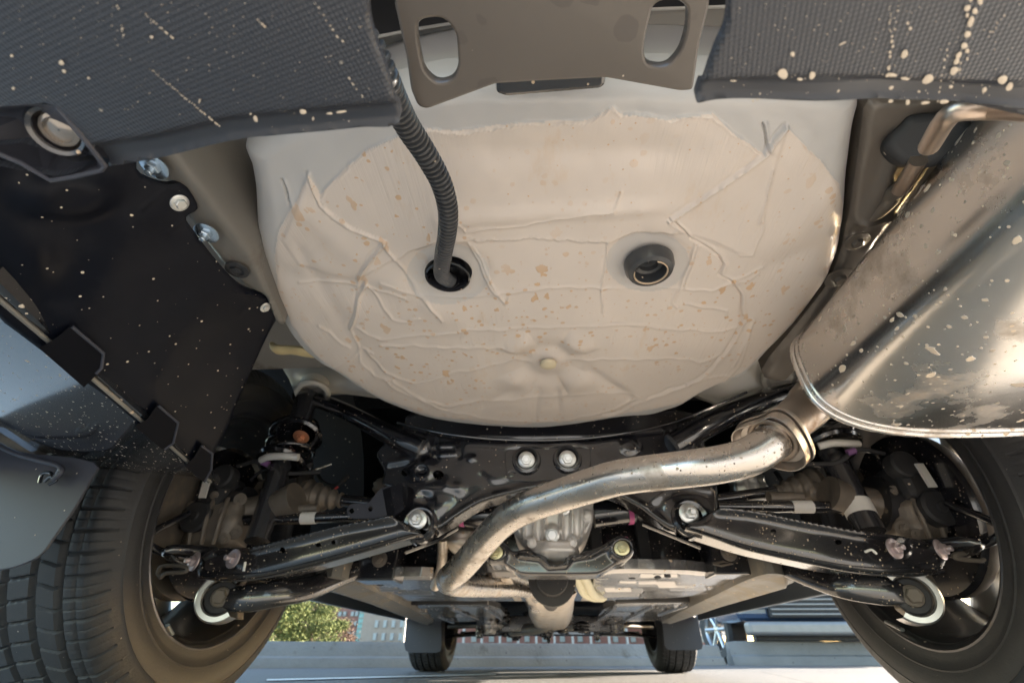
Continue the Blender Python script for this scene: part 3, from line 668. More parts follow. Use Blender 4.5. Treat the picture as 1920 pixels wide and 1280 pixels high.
def pan_seal(X, Y):
    a = inpoly(X, Y, S_AJ).astype(float)
    for cx, cy in ((840, 517), (1215, 495)): a = np.where(np.hypot((X-cx)/78, (Y-cy)/56) < 1, .35, a)
    return a
pan = relief('spare_wheel_well', pan_out, ((0, 0, PZ), (0, 0, 1)), DN, pan_h, M['pan'], car, step=2.0, R=52, Rd=lambda X, Y: .006+.026*np.clip((620-Y)/250, 0, 1), skirt=.11,
             holes=[ell(840, 517, 45, 31)], attrf={'sealer': pan_seal}, skirt_dir=(0, .12, 1), angle=70)
plug = Zp(1028, 684, PZ-.004)
lathe('centre_plug', [(.0005, -.0035), (.009, -.0032), (.0125, -.0012), (.0135, .003)], plug, (0, 0, 1), M['yellowplug'], pan)
hc = Zp(840, 517, PZ)
cup = lathe('drain_cup', [(.0275, -.003), (.0255, -.004), (.0245, -.002), (.020, .018), (.013, .026), (.0005, .028)], hc, (0, 0, 1), M['gloss'], pan, 40)
gc = Zp(1217, 497, PZ-.004)
gr = lathe('grommet', [(.0290, .004), (.0285, -.004), (.0255, -.0105), (.0205, -.0125), (.0185, -.0105), (.0175, .002), (.0145, .004), (.0135, .000), (.0115, .001), (.010, .006), (.0045, .0065), (.0005, .004)], gc, (0, 0, 1), M['boot'], pan, 48)
lathe('mud_ring', [(.0198, -.0128), (.0188, -.0136), (.0180, -.0118)], gc, (0, 0, 1), mat('dried_mud', MUD, .8, bump=.002, bscale=200), gr, 40, .2, 4.9)

# corrugated conduit into the drain cup
cp = catmull([Zp(655, 40, .40), Zp(692, 88, .40), Zp(718, 140, .40), Zp(738, 185, .408), Zp(765, 238, .42), Zp(800, 292, .431), Zp(828, 345, .438), Zp(840, 395, .443), Zp(838, 440, .449), Zp(831, 480, .460), Zp(829, 515, .480), Zp(846, 528, .505)], 40)
cp = np.array(cp); s = np.r_[0, np.cumsum(np.linalg.norm(np.diff(cp, axis=0), axis=1))]; n = int(s[-1]/.00065)
ss = np.linspace(0, s[-1], n); cp2 = np.stack([np.interp(ss, s, cp[:, i]) for i in range(3)], 1)
rad = .0094*(1-.24*(np.sin(ss*2*PI/.0053) < -.1)-.02*(np.abs(np.sin(ss*2*PI/.0053)) < .35))
V, Fc = tube_geo(list(cp2), rad.tolist(), 26); mesh('corrugated_conduit', V, Fc, M['boot'], car, angle=50)

# ---- rear floor and rails
bxp = lambda name, x0, x1, y0, y1, z0, z1, m, par=car, b=.004: bev(mesh(name, *box_geo(((x0+x1)/2, (y0+y1)/2, (z0+z1)/2), (x1-x0, y1-y0, z1-z0)), m, par, smooth=False), b)
bxp('floor_panel', -.84, .84, .19, .82, .615, .63, M['paint_dk']); bxp('floor_panel', -.84, .84, .80, 1.40, .80, .815, M['matte']); bxp('dark_gap_backing', -.84, .84, .0, .186, .66, .67, M['matte'])  # rearmost sheet: black backing added so the bumper gap stays dark
fe = [(560, 90), (640, 80), (700, 69), (770, 55), (838, 44), (940, 34), (1040, 26), (1250, 15), (1400, 10), (1480, 8)]
tube('panel_flange', [Yp(x, y, .186) for x, y in fe], .0022, M['paint'], car, 8)
rbn = [Yp(x, y-2, .184) for x, y in fe]; V = [tuple(p) for p in rbn]+[(p.x, p.y-.02, p.z+.12) for p in rbn]
mesh('dark_gap_strip', V, [(i, i+1, len(fe)+i+1, len(fe)+i) for i in range(len(fe)-1)], M['matte'], car)  # black ribbon painted in for the dark gap above the flange
bxp('bumper_beam', -.62, .62, .03, .07, .60, .70, M['gloss'])
rail = relief('frame_rail', [(262, 270), (300, 225), (442, 225), (452, 330), (466, 425), (478, 480), (508, 560), (532, 612), (512, 606), (497, 562), (466, 545), (440, 525), (400, 478), (372, 440), (345, 400), (350, 375), (310, 345), (262, 322)],
              (Zp(400, 440, .475), (0, 0, 1)), DN, lambda X, Y: -.080/(1+np.exp(-((X-357)*.789-(Y-320)*.616-4)/4.0)), M['paint_rail'], car, step=4, R=14, Rd=.006, skirt=.10, skirt_dir=(0, 0, 1))
for x, y, r, st, wr in ((388, 436, .0060, .9, 2.0), (290, 312, .0060, .9, 2.0)):
    P = Zp(x, y, .468); bolt(P, (-.05, -.1, -1), r, M['zincb'], rail, st, wr)
lathe('rubber_plug', [(.013, 0), (.0125, -.002), (.008, -.0025), (.0075, -.0005), (.005, -.0005), (.0045, -.0025), (.0005, -.0025)], Zp(445, 505, .472), (0, 0, 1), M['matte'], rail)
# right rail and panels between well and muffler
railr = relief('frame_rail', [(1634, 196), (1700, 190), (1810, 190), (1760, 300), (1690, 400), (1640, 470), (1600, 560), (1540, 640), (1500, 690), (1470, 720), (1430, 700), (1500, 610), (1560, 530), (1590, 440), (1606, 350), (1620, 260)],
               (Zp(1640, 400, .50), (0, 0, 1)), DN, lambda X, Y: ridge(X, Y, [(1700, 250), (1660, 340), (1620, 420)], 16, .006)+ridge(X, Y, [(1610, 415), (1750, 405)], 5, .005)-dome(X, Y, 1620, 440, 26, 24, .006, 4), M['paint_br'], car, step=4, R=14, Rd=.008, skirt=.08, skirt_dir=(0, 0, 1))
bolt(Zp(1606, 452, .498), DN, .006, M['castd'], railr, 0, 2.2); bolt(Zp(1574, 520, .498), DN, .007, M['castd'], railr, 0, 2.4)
bxp('cross_rib', .28, .60, .30, .325, .55, .60, M['paint_dk']); bxp('cross_rib', .30, .62, .42, .44, .56, .60, M['paint_dk'])
relief('strut_tower', [(1290, 730), (1330, 700), (1400, 670), (1470, 640), (1530, 640), (1560, 700), (1520, 760), (1400, 770)], (Yp(1450, 690, .99), (0, 1, .5)), (0, -1, -.5),
       lambda X, Y: dome(X, Y, 1466, 690, 40, 28, .012, 4)+dome(X, Y, 1480, 705, 26, 18, .01, 4)+ridge(X, Y, [(1420, 660), (1400, 690)], 6, .004), M['paint'], car, step=4, R=8, Rd=.006, skirt=.04)
relief('strut_tower', [(490, 590), (545, 600), (610, 650), (680, 700), (720, 745), (640, 738), (560, 742), (540, 710), (515, 670), (495, 640)], (Yp(590, 700, .99), (0, 1, .5)), (0, -1, -.5),
       lambda X, Y: dome(X, Y, 600, 715, 40, 26, .012, 4)-dome(X, Y, 545, 630, 14, 7, .008, 4), M['paint'], car, step=4, R=8, Rd=.006, skirt=.04)
def blob(name, pts, rs, m, flat=(1, .6), par=car): return tube(name, pts, rs, m, par, 14, 5, flat)
blob('sealant_bead', [Yp(511, 645, .62), Yp(520, 655, .615), Yp(545, 656, .615), Yp(568, 659, .615), Yp(590, 664, .62)], [.006, .0125, .0110, .0125, .010], M['yel'])
blob('sealant_bead', [Yp(1488, 619, .68), Yp(1510, 616, .675), Yp(1535, 609, .675), Yp(1554, 604, .68)], [.008, .0105, .0095, .007], M['yel'])

# ---- bumper cover, two textured halves
BZ = .305
def lip_attr(edge, wd):
    def f(X, Y): return np.clip(1-(pdist(X, Y, edge)-wd)/6, 0, 1)
    return f
le = [(190, 320), (300, 303), (430, 272), (520, 262), (600, 255), (680, 247), (744, 242)]
lb_out = [(-60, -160), (690, -160), (688, 0), (700, 70), (722, 130), (738, 190), (745, 243), (680, 247), (600, 255), (520, 262), (430, 272), (300, 303), (190, 322), (120, 300), (40, 270), (-60, 240)]
def lb_h(X, Y):
    d = pdist(X, Y, le); h = -.0055/(1+np.exp((d-44)/3.5))
    h += .003*np.exp(-(pdist(X, Y, le)/6)**2)
    return h
lb = relief('bumper_cover', lb_out, ((0, 0, BZ), (0, 0, 1)), DN, lb_h, M['bumper'], car, step=5, R=5, Rd=.0015, skirt=.004, attrf={'lip': lip_attr(le, 42)},
            holes=[[(-60, 190), (0, 200), (85, 193), (105, 200), (150, 245), (196, 312), (190, 318), (100, 330), (-60, 300)]])
re_ = [(1312, 202), (1345, 196), (1400, 193), (1480, 191), (1560, 190), (1650, 190), (1700, 196), (1800, 198), (1990, 202)]
rb_out = [(1372, -160), (1368, 0), (1362, 50), (1345, 90), (1330, 130), (1320, 165), (1311, 202), (1345, 197), (1400, 193), (1480, 191), (1560, 190), (1650, 190), (1700, 196), (1800, 198), (2000, 202), (2000, -160)]
def rb_h(X, Y):
    d = pdist(X, Y, re_); return -.004/(1+np.exp((d-41)/2.5))+.003*np.exp(-(d/5)**2)+.002*wob(X, Y, .016, 2)*(d < 40)
rb = relief('bumper_cover', rb_out, ((0, 0, BZ), (0, 0, 1)), DN, rb_h, M['bumper'], car, step=5, R=5, Rd=.0015, skirt=.004, attrf={'lip': lip_attr(re_, 40)})
def splashes(name, plane_pt, n, L, par, m):
    V = []; Fc = []; rs = np.random.RandomState(3); n = np.array(n, float)/np.linalg.norm(n)
    for x, y, a, b, rot in L:
        k = 11; c = len(V); ph = rs.uniform(0, 6)
        ring = []
        for i in range(k):
            t = 2*PI*i/k; r = 1+.12*math.sin(2*t+ph)+.07*math.sin(3*t+ph*2); ex, ey = a*r*math.cos(t), b*r*math.sin(t)
            ring.append(hit(x+ex*math.cos(rot)-ey*math.sin(rot), y+ex*math.sin(rot)+ey*math.cos(rot), plane_pt, n))
        V += ring+[np.mean(ring, 0)+n*.0004]; Fc += [(c+i, c+(i+1) % k, c+k) for i in range(k)]
    o = mesh(name, V, Fc, m, par); o['kind'] = 'stuff'; return o
def dots(p, q, n, s0, s1, jit=3, el=.75, rot=-1.1, seed=0):
    rs = np.random.RandomState(seed+int(p[0])); out = []
    for i in range(n):
        t = (i+rs.uniform(-.3, .3))/max(n-1, 1); s_ = (s0+(s1-s0)*t)*rs.uniform(.6, 1.2)
        out.append((p[0]+(q[0]-p[0])*t+rs.uniform(-jit, jit), p[1]+(q[1]-p[1])*t+rs.uniform(-jit, jit), s_, s_*el, rot))
    return out
M['mudfl'] = mat('dried_pale_mud', (.50, .43, .34), .85, 0, 0, .15, 60, bump=.0008, bscale=300)
spR = dots((1837, 2), (1790, 132), 9, 6, 7)+dots((1822, 2), (1812, 26), 3, 5, 6)+dots((1686, 0), (1662, 142), 14, 1.6, 4)+dots((1670, 10), (1668, 60), 10, 1, 1.6)+dots((1815, 100), (1790, 150), 6, 4, 2)+dots((1780, 80), (1760, 190), 10, 2, 2.5)+dots((1882, 32), (1850, 70), 7, 2, 1.5)
spR += [(1468, 139, 10, 9, -1), (1523, 142, 7, 6, -1), (1486, 102, 5, 4, -1), (1696, 102, 8, 6, -1), (1702, 44, 3, 2.5, -1), (1707, 54, 3, 3, -1), (1740, 149, 11, 8, -.4), (1880, 150, 9, 8, -1), (1893, 163, 8, 6, -1), (1789, 133, 9, 6, -1), (1846, 169, 5, 4, -1), (1783, 163, 4, 3, 0), (1671, 165, 5, 3, -.3), (1723, 172, 3, 2, 0), (1702, 192, 5, 4, -1), (1670, 190, 5, 3, 0), (1735, 193, 8, 3, -.2), (1770, 191, 8, 4, -.2), (1572, 171, 3, 2, -1), (1500, 149, 5, 3, 0), (1697, 148, 8, 3, 0), (1672, 141, 9, 4, 0), (1580, 82, 8, 1.6, -.4), (1375, 152, 6, 1.5, 0), (1420, 187, 2, 2, 0), (1412, 189, 2, 2, 0), (1425, 176, 2.2, 1.4, -1)]
spR += [(RNG.uniform(1350, 1915), RNG.uniform(5, 188), *(RNG.uniform(.5, 1.3),)*2, 0) for _ in range(110)]
splashes('mud_splashes', (0, 0, BZ-.0009), DN, spR, rb, M['mudfl'])
spL = dots((266, 24), (324, 72), 12, 1.2, 3, 1.5, .6, .9)+dots((282, 130), (410, 236), 34, 1.0, 2.2, 1, .8, .9)+dots((219, 2), (220, 14), 3, 2, 2)+dots((227, 50), (229, 64), 5, 1.6, 2)+dots((590, 5), (640, 78), 8, 3, 3, 2, .5, .9)+dots((482, 36), (496, 50), 4, 1.5, 3, 1, .6, .8)+dots((655, 150), (690, 195), 6, 3, 1.5, 1.5, .5, .9)
spL += [(115, 118, 6, 4, .9), (120, 134, 4, 3, .9), (166, 147, 3, 2, .8), (25, 166, 3, 3, 0), (22, 105, 3, 3, 0), (479, 223, 6, 4, 1.1), (568, 210, 6, 5, 0), (374, 190, 1.5, 5, .3), (284, 70, 3, 3, 0), (470, 214, 2, 2, 0), (640, 210, 9, 2.5, -.15), (618, 213, 6, 2, -.1), (587, 223, 2, 3, 0)]
spL += [(RNG.uniform(5, 700), RNG.uniform(5, 250), *(RNG.uniform(.4, 1.2),)*2, 0) for _ in range(150)]
spL = [q for q in spL if not (q[0] < 200 and q[1] > 190)]
splashes('mud_splashes', (0, 0, BZ-.0009), DN, spL, lb, M['mudfl'])
# lamp pocket in the left half
def _unused(): pass
def poly3(name, P, Fc, m, par, sm=False): return mesh(name, [np.array(p) for p in P], Fc, m, par, smooth=sm)
z0, z1 = BZ+.001, BZ+.022
E_ = [Zp(-60, 200, z0), Zp(85, 194, z0), Zp(105, 200, z0), Zp(196, 312, z0)]; I_ = [Zp(-60, 206, z1), Zp(36, 214, z1), Zp(75, 262, z1), Zp(118, 283, z1), Zp(174, 284, z1)]; O_ = [Zp(-60, 262, z0+.004), Zp(95, 338, z0), Zp(190, 320, z0)]
pk = poly3('lamp_pocket', E_+I_+O_, [(0, 1, 5, 4), (1, 2, 3, 8, 7, 6, 5), (4, 5, 6, 7, 10, 9), (7, 8, 3, 11, 10)], M['flap'], lb)
bev(pk, .0025, 3)
tube('pocket_rim', [Zp(-60, 264, z0), Zp(40, 306, z0-.001), Zp(95, 338, z0-.001), Zp(140, 331, z0-.001), Zp(190, 319, z0-.001), Zp(197, 311, z0-.001), Zp(150, 250, z0-.001), Zp(107, 199, z0)], .0012, M['flap'], lb, 8, 1)
ln2 = np.cross(np.array(I_[2])-np.array(E_[2]), np.array(E_[3])-np.array(E_[2])); ln2 /= np.linalg.norm(ln2)
if ln2@(np.array(CAM)-np.array(E_[2])) < 0: ln2 = -ln2
lc = hit(110, 244, np.array(E_[2])+ln2*.001, ln2); la_ = tuple(-(ln2*.45+.55*np.array((CAM-Vector(lc)).normalized())))
lathe('reflector_bezel', [(.0125, .005), (.0123, -.001), (.0108, -.003), (.0092, -.002), (.0084, .002)], lc, la_, M['gloss'], lb, 36)
lathe('reflector_lens', [(.0084, .002), (.0076, .0002), (.0060, -.0004), (.0056, .0012), (.003, .0002), (.0003, 0)], lc, la_, M['lens'], lb, 36)

# ---- tow hitch plate with receiver bar behind it
HZ = .433
hp = round_loop([(738, 2), (800, -60), (1330, -60), (1331, 10), (1312, 85), (1300, 170), (1276, 172), (1136, 147), (1036, 152), (930, 158), (800, 206), (783, 200), (770, 170), (762, 110)], 9)
slotL = round_loop([(783, 75), (783, 38), (830, 32), (856, 62), (860, 125), (850, 150), (820, 158), (795, 135)], 24)
slotR = round_loop([(1213, 60), (1225, 8), (1262, -3), (1290, 12), (1288, 60), (1275, 100), (1250, 128), (1212, 122), (1207, 95)], 24)
fz = lambda x, y: Zp(x, y, HZ)
hitch = plate('tow_hitch_plate', [on(hp, fz), on(slotL, fz), on(slotR, fz)], M['hitch'], car, DN, .009, .0018)
fz2 = lambda x, y: Zp(x, y, HZ+.012)
plate('receiver_bar', [on(round_loop([(926, 120), (1136, 105), (1136, 160), (1126, 168), (950, 183), (930, 176)], 6), fz2)], M['gloss'], hitch, DN, .016, .003)
bxp('hitch_bracket', -.04, .05, .10, .13, .45, .60, M['gloss'])

# ---- black liner panel at the left, its glossy lower face, notched ridge
lin_plane = [np.array(Zp(340, 375, .466)), np.array(Zp(505, 620, .466)), np.array(D(395, 905, .70))]
ln = np.cross(lin_plane[1]-lin_plane[0], lin_plane[2]-lin_plane[0]); ln /= np.linalg.norm(ln)
if ln[2] > 0: ln = -ln
notch = [[(78, 652), (100, 640), (118, 628), (135, 612), (194, 662), (190, 690), (180, 700), (158, 722)], [(256, 798), (278, 786), (297, 760), (334, 792), (325, 830), (308, 842)], [(348, 872), (365, 858), (378, 835), (398, 850), (396, 880), (384, 902)]]
def lin_h(X, Y):
    h = np.zeros(X.shape)
    for (a, b, c) in ((230, 360, 6), (275, 330, 5)): pass
    h += dome(X, Y, 120, 360, 90, 45, .012, 4)+dome(X, Y, 60, 460, 60, 60, .008)+dome(X, Y, 210, 480, 80, 120, .006)
    h += .0015*wob(X, Y, .018, 5)+.0006*wob(X, Y, .05, 1)
    h += ridge(X, Y, [(258, 393), (312, 352)], 1.6, .0018)+ridge(X, Y, [(306, 440), (350, 405)], 1.6, .0018)+ridge(X, Y, [(450, 590), (480, 560)], 1.6, .0014)
    h += ridge(X, Y, [(440, 545), (500, 560)], 2, .002)
    return h
relief('wheel_arch_liner', [(-60, 225), (60, 225), (190, 232), (262, 240), (258, 318), (305, 345), (340, 345), (360, 362), (372, 392), (350, 408), (362, 430), (400, 480), (440, 525), (470, 545), (500, 555), (520, 590), (505, 625), (480, 680), (430, 800), (400, 860), (396, 906), (378, 893), (340, 862), (200, 745), (-60, 528)],
       (lin_plane[0], ln), ln, lin_h, M['liner'], car, step=4, R=6, Rd=.003, skirt=.006, holes=notch)
for L in notch:
    face = [hit(x, y, lin_plane[0]+ln*.007, ln) for x, y in L]; base = [hit(x, y, lin_plane[0]-ln*.004, ln) for x, y in L]; k = len(L)
    tb_ = mesh('dark_pocket_plate', face+base, [tuple(range(k))]+[(i, (i+1) % k, k+(i+1) % k, k+i) for i in range(k)], M['tab'], car, smooth=False); bev(tb_, .0015, 2)  # black plate stands in for the dark hollow of each pocket
    e_ = [face[q] for q in (3, 4, 5, 6)] if k > 7 else [face[q] for q in (2, 3, 4, 5) if q < k]
    tube('pocket_edge_highlight', e_, .0016, M['flap'], tb_, 8, 1)  # paler tube paints the highlight on the pocket's rim
rp_ = [hit(x, y, lin_plane[0]+ln*.001, ln) for x, y in ((-50, 520), (100, 647), (260, 783), (395, 903))]
tube('liner_ridge_highlight', rp_, .0022, M['sillm'], car, 8, 1)  # brownish tube paints the highlight line along the liner ridge
q0 = [hit(0, 558, lin_plane[0], ln), hit(396, 905, lin_plane[0], ln), np.array(D(0, 810, .63))]
l2 = np.cross(q0[1]-q0[0], q0[2]-q0[0]); l2 /= np.linalg.norm(l2)
if l2[2] > 0: l2 = -l2
relief('lower_liner_panel', [(-60, 505), (100, 642), (260, 778), (396, 904), (385, 907), (330, 903), (250, 893), (160, 880), (110, 872), (60, 850), (0, 812), (-60, 775)], (q0[0], l2), l2,
       lambda X, Y: .0012*wob(X, Y, .013, 3)-ridge(X, Y, [(-60, 775), (0, 812), (110, 872), (250, 893), (385, 907)], 14, .006), M['liner2'], car, step=4, R=5, Rd=.003, skirt=.01)
for x, y, r in ((336, 380, .0052), (497, 576, .0042)): bolt(hit(x, y, lin_plane[0]+ln*.002, ln), tuple(ln), r, M['zinc'], car, 0, 1.6)

# ---- left mud flap behind the rear tyre, with its wire hook
fy = lambda x, y: Yp(x, y, .60)
flp = [(-90, 850), (60, 850), (176, 866), (168, 900), (140, 950), (105, 1000), (80, 1035), (50, 1054), (0, 1068), (-90, 1072)]
plate('mud_flap', [on(smooth_loop(flp, 3), fy)], M['flap'], car, BK, .004, .0012)
fyr = [(-p[0], p[1], p[2]) for p in on(smooth_loop(flp, 3), fy)]
plate('mud_flap', [fyr], M['flap'], car, BK, .004, .0012)
tube('flap_edge_strip', [Yp(-40, 812, .585), Yp(20, 846, .585), Yp(70, 862, .585), Yp(108, 872, .585), Yp(116, 884, .585), Yp(100, 900, .588)], .0035, M['flap'], car, 10)
tube('flap_hook', [Yp(74, 905, .592), Yp(80, 888, .590), Yp(95, 886, .588), Yp(100, 895, .588), Yp(112, 880, .586)], .0022, M['gloss'], car, 8)
tube('flap_hook', [Yp(84, 902, .59), Yp(96, 893, .588), Yp(106, 900, .589), Yp(92, 908, .59)], .002, M['gloss'], car, 8)
# body coloured strip at far left above the flap
relief('quarter_panel_edge', [(-60, 775), (0, 812), (60, 850), (110, 873), (60, 868), (0, 850), (-60, 838)], (Yp(0, 830, .60), (0, 1, .3)), (0, -1, -.3), None, M['sillm'], car, step=5, R=6, Rd=.003, skirt=.02)

# ---- muffler (axis along the car), rim, inlet and hanger
mx, mz = .492, .408
def osec(y, sx=1.0, k=40):
    out = []
    for i in range(k):
        a = 2*PI*i/k; c, s_ = math.cos(a), math.sin(a); e = 2/3.1
        out.append(np.array((mx+.162*sx*math.copysign(abs(c)**e, c), y, mz+(.084*sx)*math.copysign(abs(s_)**e, s_)-.02*(c)*.25)))
    return out
def loft(secs, cap=True):
    k = len(secs[0]); V = [p for s_ in secs for p in s_]
    Fc = [(i*k+j, i*k+(j+1) % k, (i+1)*k+(j+1) % k, (i+1)*k+j) for i in range(len(secs)-1) for j in range(k)]
    if cap: Fc += [tuple(range(k))[::-1], tuple((len(secs)-1)*k+j for j in range(k))]
    return V, Fc
muf = mesh('muffler', *loft([osec(y, 1, 72) for y in np.linspace(.06, .545, 12)]), M['muff'], car, angle=40)
def ring_sec(p, r=.0045, n=10):
    out = []
    for i in range(len(p)):
        c = np.mean(p, 0); d = (p[i]-c)/np.linalg.norm(p[i]-c)
        out.append([p[i]+d*(math.cos(a)*r)+np.array((0, 1, 0))*math.sin(a)*r for a in np.linspace(0, 2*PI, n, endpoint=False)])
    return out
rs_ = ring_sec(osec(.545, 1.0, 72)); V, Fc = loft(rs_+[rs_[0]], False); mesh('rim_seam', V, Fc, M['muff'], muf)
rs_ = ring_sec(osec(.534, 1.0, 72), .0025); V, Fc = loft(rs_+[rs_[0]], False); mesh('rim_seam', V, Fc, M['muff'], muf)
mesh('end_cap', *loft([osec(.547, .99), osec(.558, .97), osec(.566, .90), osec(.570, .7)]), M['muff'], muf, angle=50)
tube('hanger_rod', [Yp(1960, 205, .14), Zp(1870, 204, .37), Zp(1800, 208, .375), Zp(1772, 226, .38), Zp(1742, 275, .40)], .0062, M['pipe_hot'], muf, 14)
iso = plate('rubber_isolator', [[np.array(D(x, y, .395)) for x, y in smooth_loop([(1694, 232), (1712, 214), (1760, 212), (1800, 222), (1816, 244), (1806, 275), (1778, 304), (1740, 314), (1700, 306), (1674, 280), (1672, 258)], 3)]], M['matte'], car, tuple(-(ray(1740, 260).normalized()*.7+Vector((0, .3, .3)))), .034, .008)
tube('hanger_pin', [D(1722, 300, .40), D(1704, 330, .42), D(1688, 357, .44)], .0068, M['pipe_hot'], iso, 14, 1)
tube('hanger_hook', [D(1694, 350, .44), D(1676, 362, .46), D(1668, 376, .47), D(1640, 400, .49), D(1616, 408, .50)], .008, M['castd'], iso, 14)
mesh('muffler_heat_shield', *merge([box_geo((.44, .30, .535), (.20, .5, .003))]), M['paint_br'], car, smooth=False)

# exhaust pipe
pp = [(1452, 824, .615), (1436, 836, .609), (1405, 855, .603), (1360, 868, .600), (1300, 877, .602), (1240, 884, .612), (1190, 890, .625), (1150, 897, .637), (1100, 912, .66), (1050, 928, .69), (1000, 945, .72), (965, 962, .75), (935, 985, .78), (905, 1017, .81), (880, 1047, .83), (862, 1066, .85), (846, 1080, .88), (842, 1089, .93), (870, 1096, 1.02), (920, 1099, 1.17), (975, 1101, 1.32), (1000, 1106, 1.40), (1008, 1118, 1.46), (1004, 1135, 1.52)]
pr = [.0245, .0245, .0245, .0242, .024, .0238, .0238, .0240, .0243]+[.0245]*9+[.024]*6
exh = tube('exhaust_pipe', [D(*q) for q in pp], pr, M['pipe'], car, 36, 5)
fp = Vector(D(1447, 826, .615)); fa = (Rv*.74+Uv*.40+Fv*.54).normalized()
tube('exhaust_inlet_pipe', [fp+fa*.004, fp+fa*.03, D(1510, 768, .655), D(1536, 742, .66), (.43, .56, .40)], [.024, .025, .029, .031, .031], M['flange'], car, 32, 4)
fx, fy_, ft = frame(tuple(-fa))
def fl_loop(sc_, off):
    base = smooth_loop([(-.050, .030), (-.030, .042), (.010, .036), (.036, .034), (.046, .018), (.044, -.006), (.034, -.034), (.020, -.050), (-.004, -.050), (-.026, -.034), (-.044, -.010), (-.056, .010)], 4)
    return [np.array(fp)+fx*p[0]*sc_*.92+fy_*p[1]*sc_*.86-ft*off*.8 for p in base]
secs = [fl_loop(.45, .004), fl_loop(.84, .004), fl_loop(.93, -.003), fl_loop(.97, -.011), fl_loop(1.0, -.011), fl_loop(1.0, .004), fl_loop(.99, .008)]
flg = mesh('exhaust_flange', *loft(secs, False), M['flange'], exh, angle=40)
secs = [fl_loop(.45, .012), fl_loop(1.0, .012), fl_loop(1.05, .010), fl_loop(1.06, .015), fl_loop(1.04, .020), fl_loop(.45, .020)]
mesh('flange_backplate', *loft(secs, False), M['flange'], exh, angle=40)
bolt(fp-fa*.006+Rv*.020+Uv*.024, tuple(-fa), .0066, M['zinc'], exh, 2.4, 1.3)
rs_ = ring_sec([np.array(fp)+fx*math.cos(a)*.0285+fy_*math.sin(a)*.0285 for a in np.linspace(0, 2*PI, 40, endpoint=False)], .0035)
mesh('weld_bead', *loft(rs_+[rs_[0]], False), M['pipe_hot'], exh)

# ---- rear subframe crossmember
YC = .93
cm_out = [(712, 832), (702, 852), (716, 880), (712, 905), (736, 918), (726, 946), (731, 976), (745, 990), (770, 994), (800, 1000), (830, 988), (858, 968), (900, 944), (958, 927), (1010, 917), (1100, 913), (1160, 930), (1200, 951), (1235, 976), (1258, 991), (1290, 998), (1322, 985), (1346, 968), (1350, 917), (1342, 880), (1330, 840), (1318, 800), (1300, 770), (1180, 760), (1030, 775), (880, 765), (770, 770), (752, 800)]
def cm_h(X, Y): return .62*cm_h0(X, Y)+.008*np.cos((X-1020)/330*PI)*np.cos((Y-880)/110)
def wridge(X, Y, L, wd, h): return globals()["ridge"](X, Y, L, wd*1.35, h*.62)
def cm_h0(X, Y):
    h = .003*wob(X, Y, .02, 1)
    h +=  wridge(X, Y, [(728, 865), (752, 862), (775, 855), (792, 838), (806, 815)], 6, .010)+wridge(X, Y, [(732, 875), (770, 870), (800, 850)], 5, -.006)
    h += dome(X, Y, 792, 880, 26, 24, .014, 4)-dome(X, Y, 792, 883, 10, 8, .010, 4)
    h +=  wridge(X, Y, [(775, 985), (780, 940), (782, 915), (800, 912), (860, 914)], 8, .012)+dome(X, Y, 800, 945, 46, 34, .010, 4)-dome(X, Y, 795, 938, 18, 14, .006, 4)
    h += dome(X, Y, 783, 976, 32, 26, .014, 4)+dome(X, Y, 1291, 963, 36, 30, .016, 4)
    h +=  wridge(X, Y, [(815, 835), (856, 835), (856, 850), (815, 852)], 4, .007)+wridge(X, Y, [(813, 815), (818, 858)], 4, -.006)+wridge(X, Y, [(862, 815), (862, 855)], 4, -.006)
    h +=  wridge(X, Y, [(880, 832), (990, 840), (1090, 838), (1180, 822)], 7, .006)+wridge(X, Y, [(900, 822), (1000, 826), (1100, 824), (1240, 808)], 3, -.006)
    h += dome(X, Y, 986, 858, 30, 26, -.010, 4)+dome(X, Y, 1064, 857, 30, 26, -.010, 4)
    h +=  wridge(X, Y, [(1200, 955), (1240, 920), (1270, 905), (1330, 912)], 9, .010)+dome(X, Y, 1255, 935, 28, 40, .006)
    h +=  wridge(X, Y, [(1270, 810), (1290, 835), (1330, 850)], 6, .012)+wridge(X, Y, [(1262, 815), (1280, 842), (1320, 862)], 5, -.008)
    h += dome(X, Y, 1180, 838, 18, 14, .010, 4)+dome(X, Y, 885, 860, 9, 6, .006)+dome(X, Y, 838, 902, 7, 10, .006)
    h +=  wridge(X, Y, [(905, 895), (925, 912), (960, 915)], 8, -.006)
    arch = [(800, 1000), (830, 988), (858, 968), (900, 944), (958, 927), (1010, 917), (1100, 913), (1160, 930), (1200, 951), (1235, 976), (1258, 991)]
    h +=  wridge(X, Y, arch, 8, .012)-wridge(X, Y, [(x, y-22) for x, y in arch], 9, .005)
    return h
cross = relief('rear_crossmember', cm_out, ((0, YC, 0), (0, 1, 0)), BK, cm_h, M['gloss'], car, step=2.0, R=8, Rd=.008, skirt=.05, holes=[ell(760, 883, 9, 8), ell(822, 890, 10, 9)])
bxp('crossmember_backing', -.26, .27, 1.00, 1.05, .40, .58, M['gloss'])
tube('crossmember_arm', [Yp(560, 742, 1.0), Yp(600, 752, .99), Yp(650, 772, .97), Yp(700, 798, .95), Yp(745, 822, .93), Yp(790, 842, .935)], [.023, .024, .024, .025, .028, .03], M['gloss'], cross, 24, flat=(1, .8))
tube('crossmember_arm', [Yp(1505, 728, 1.0), Yp(1460, 738, .99), Yp(1400, 762, .96), Yp(1350, 785, .94), Yp(1300, 812, .935), Yp(1262, 835, .94)], [.023, .026, .028, .029, .03, .03], M['gloss'], cross, 24, flat=(1, .85))
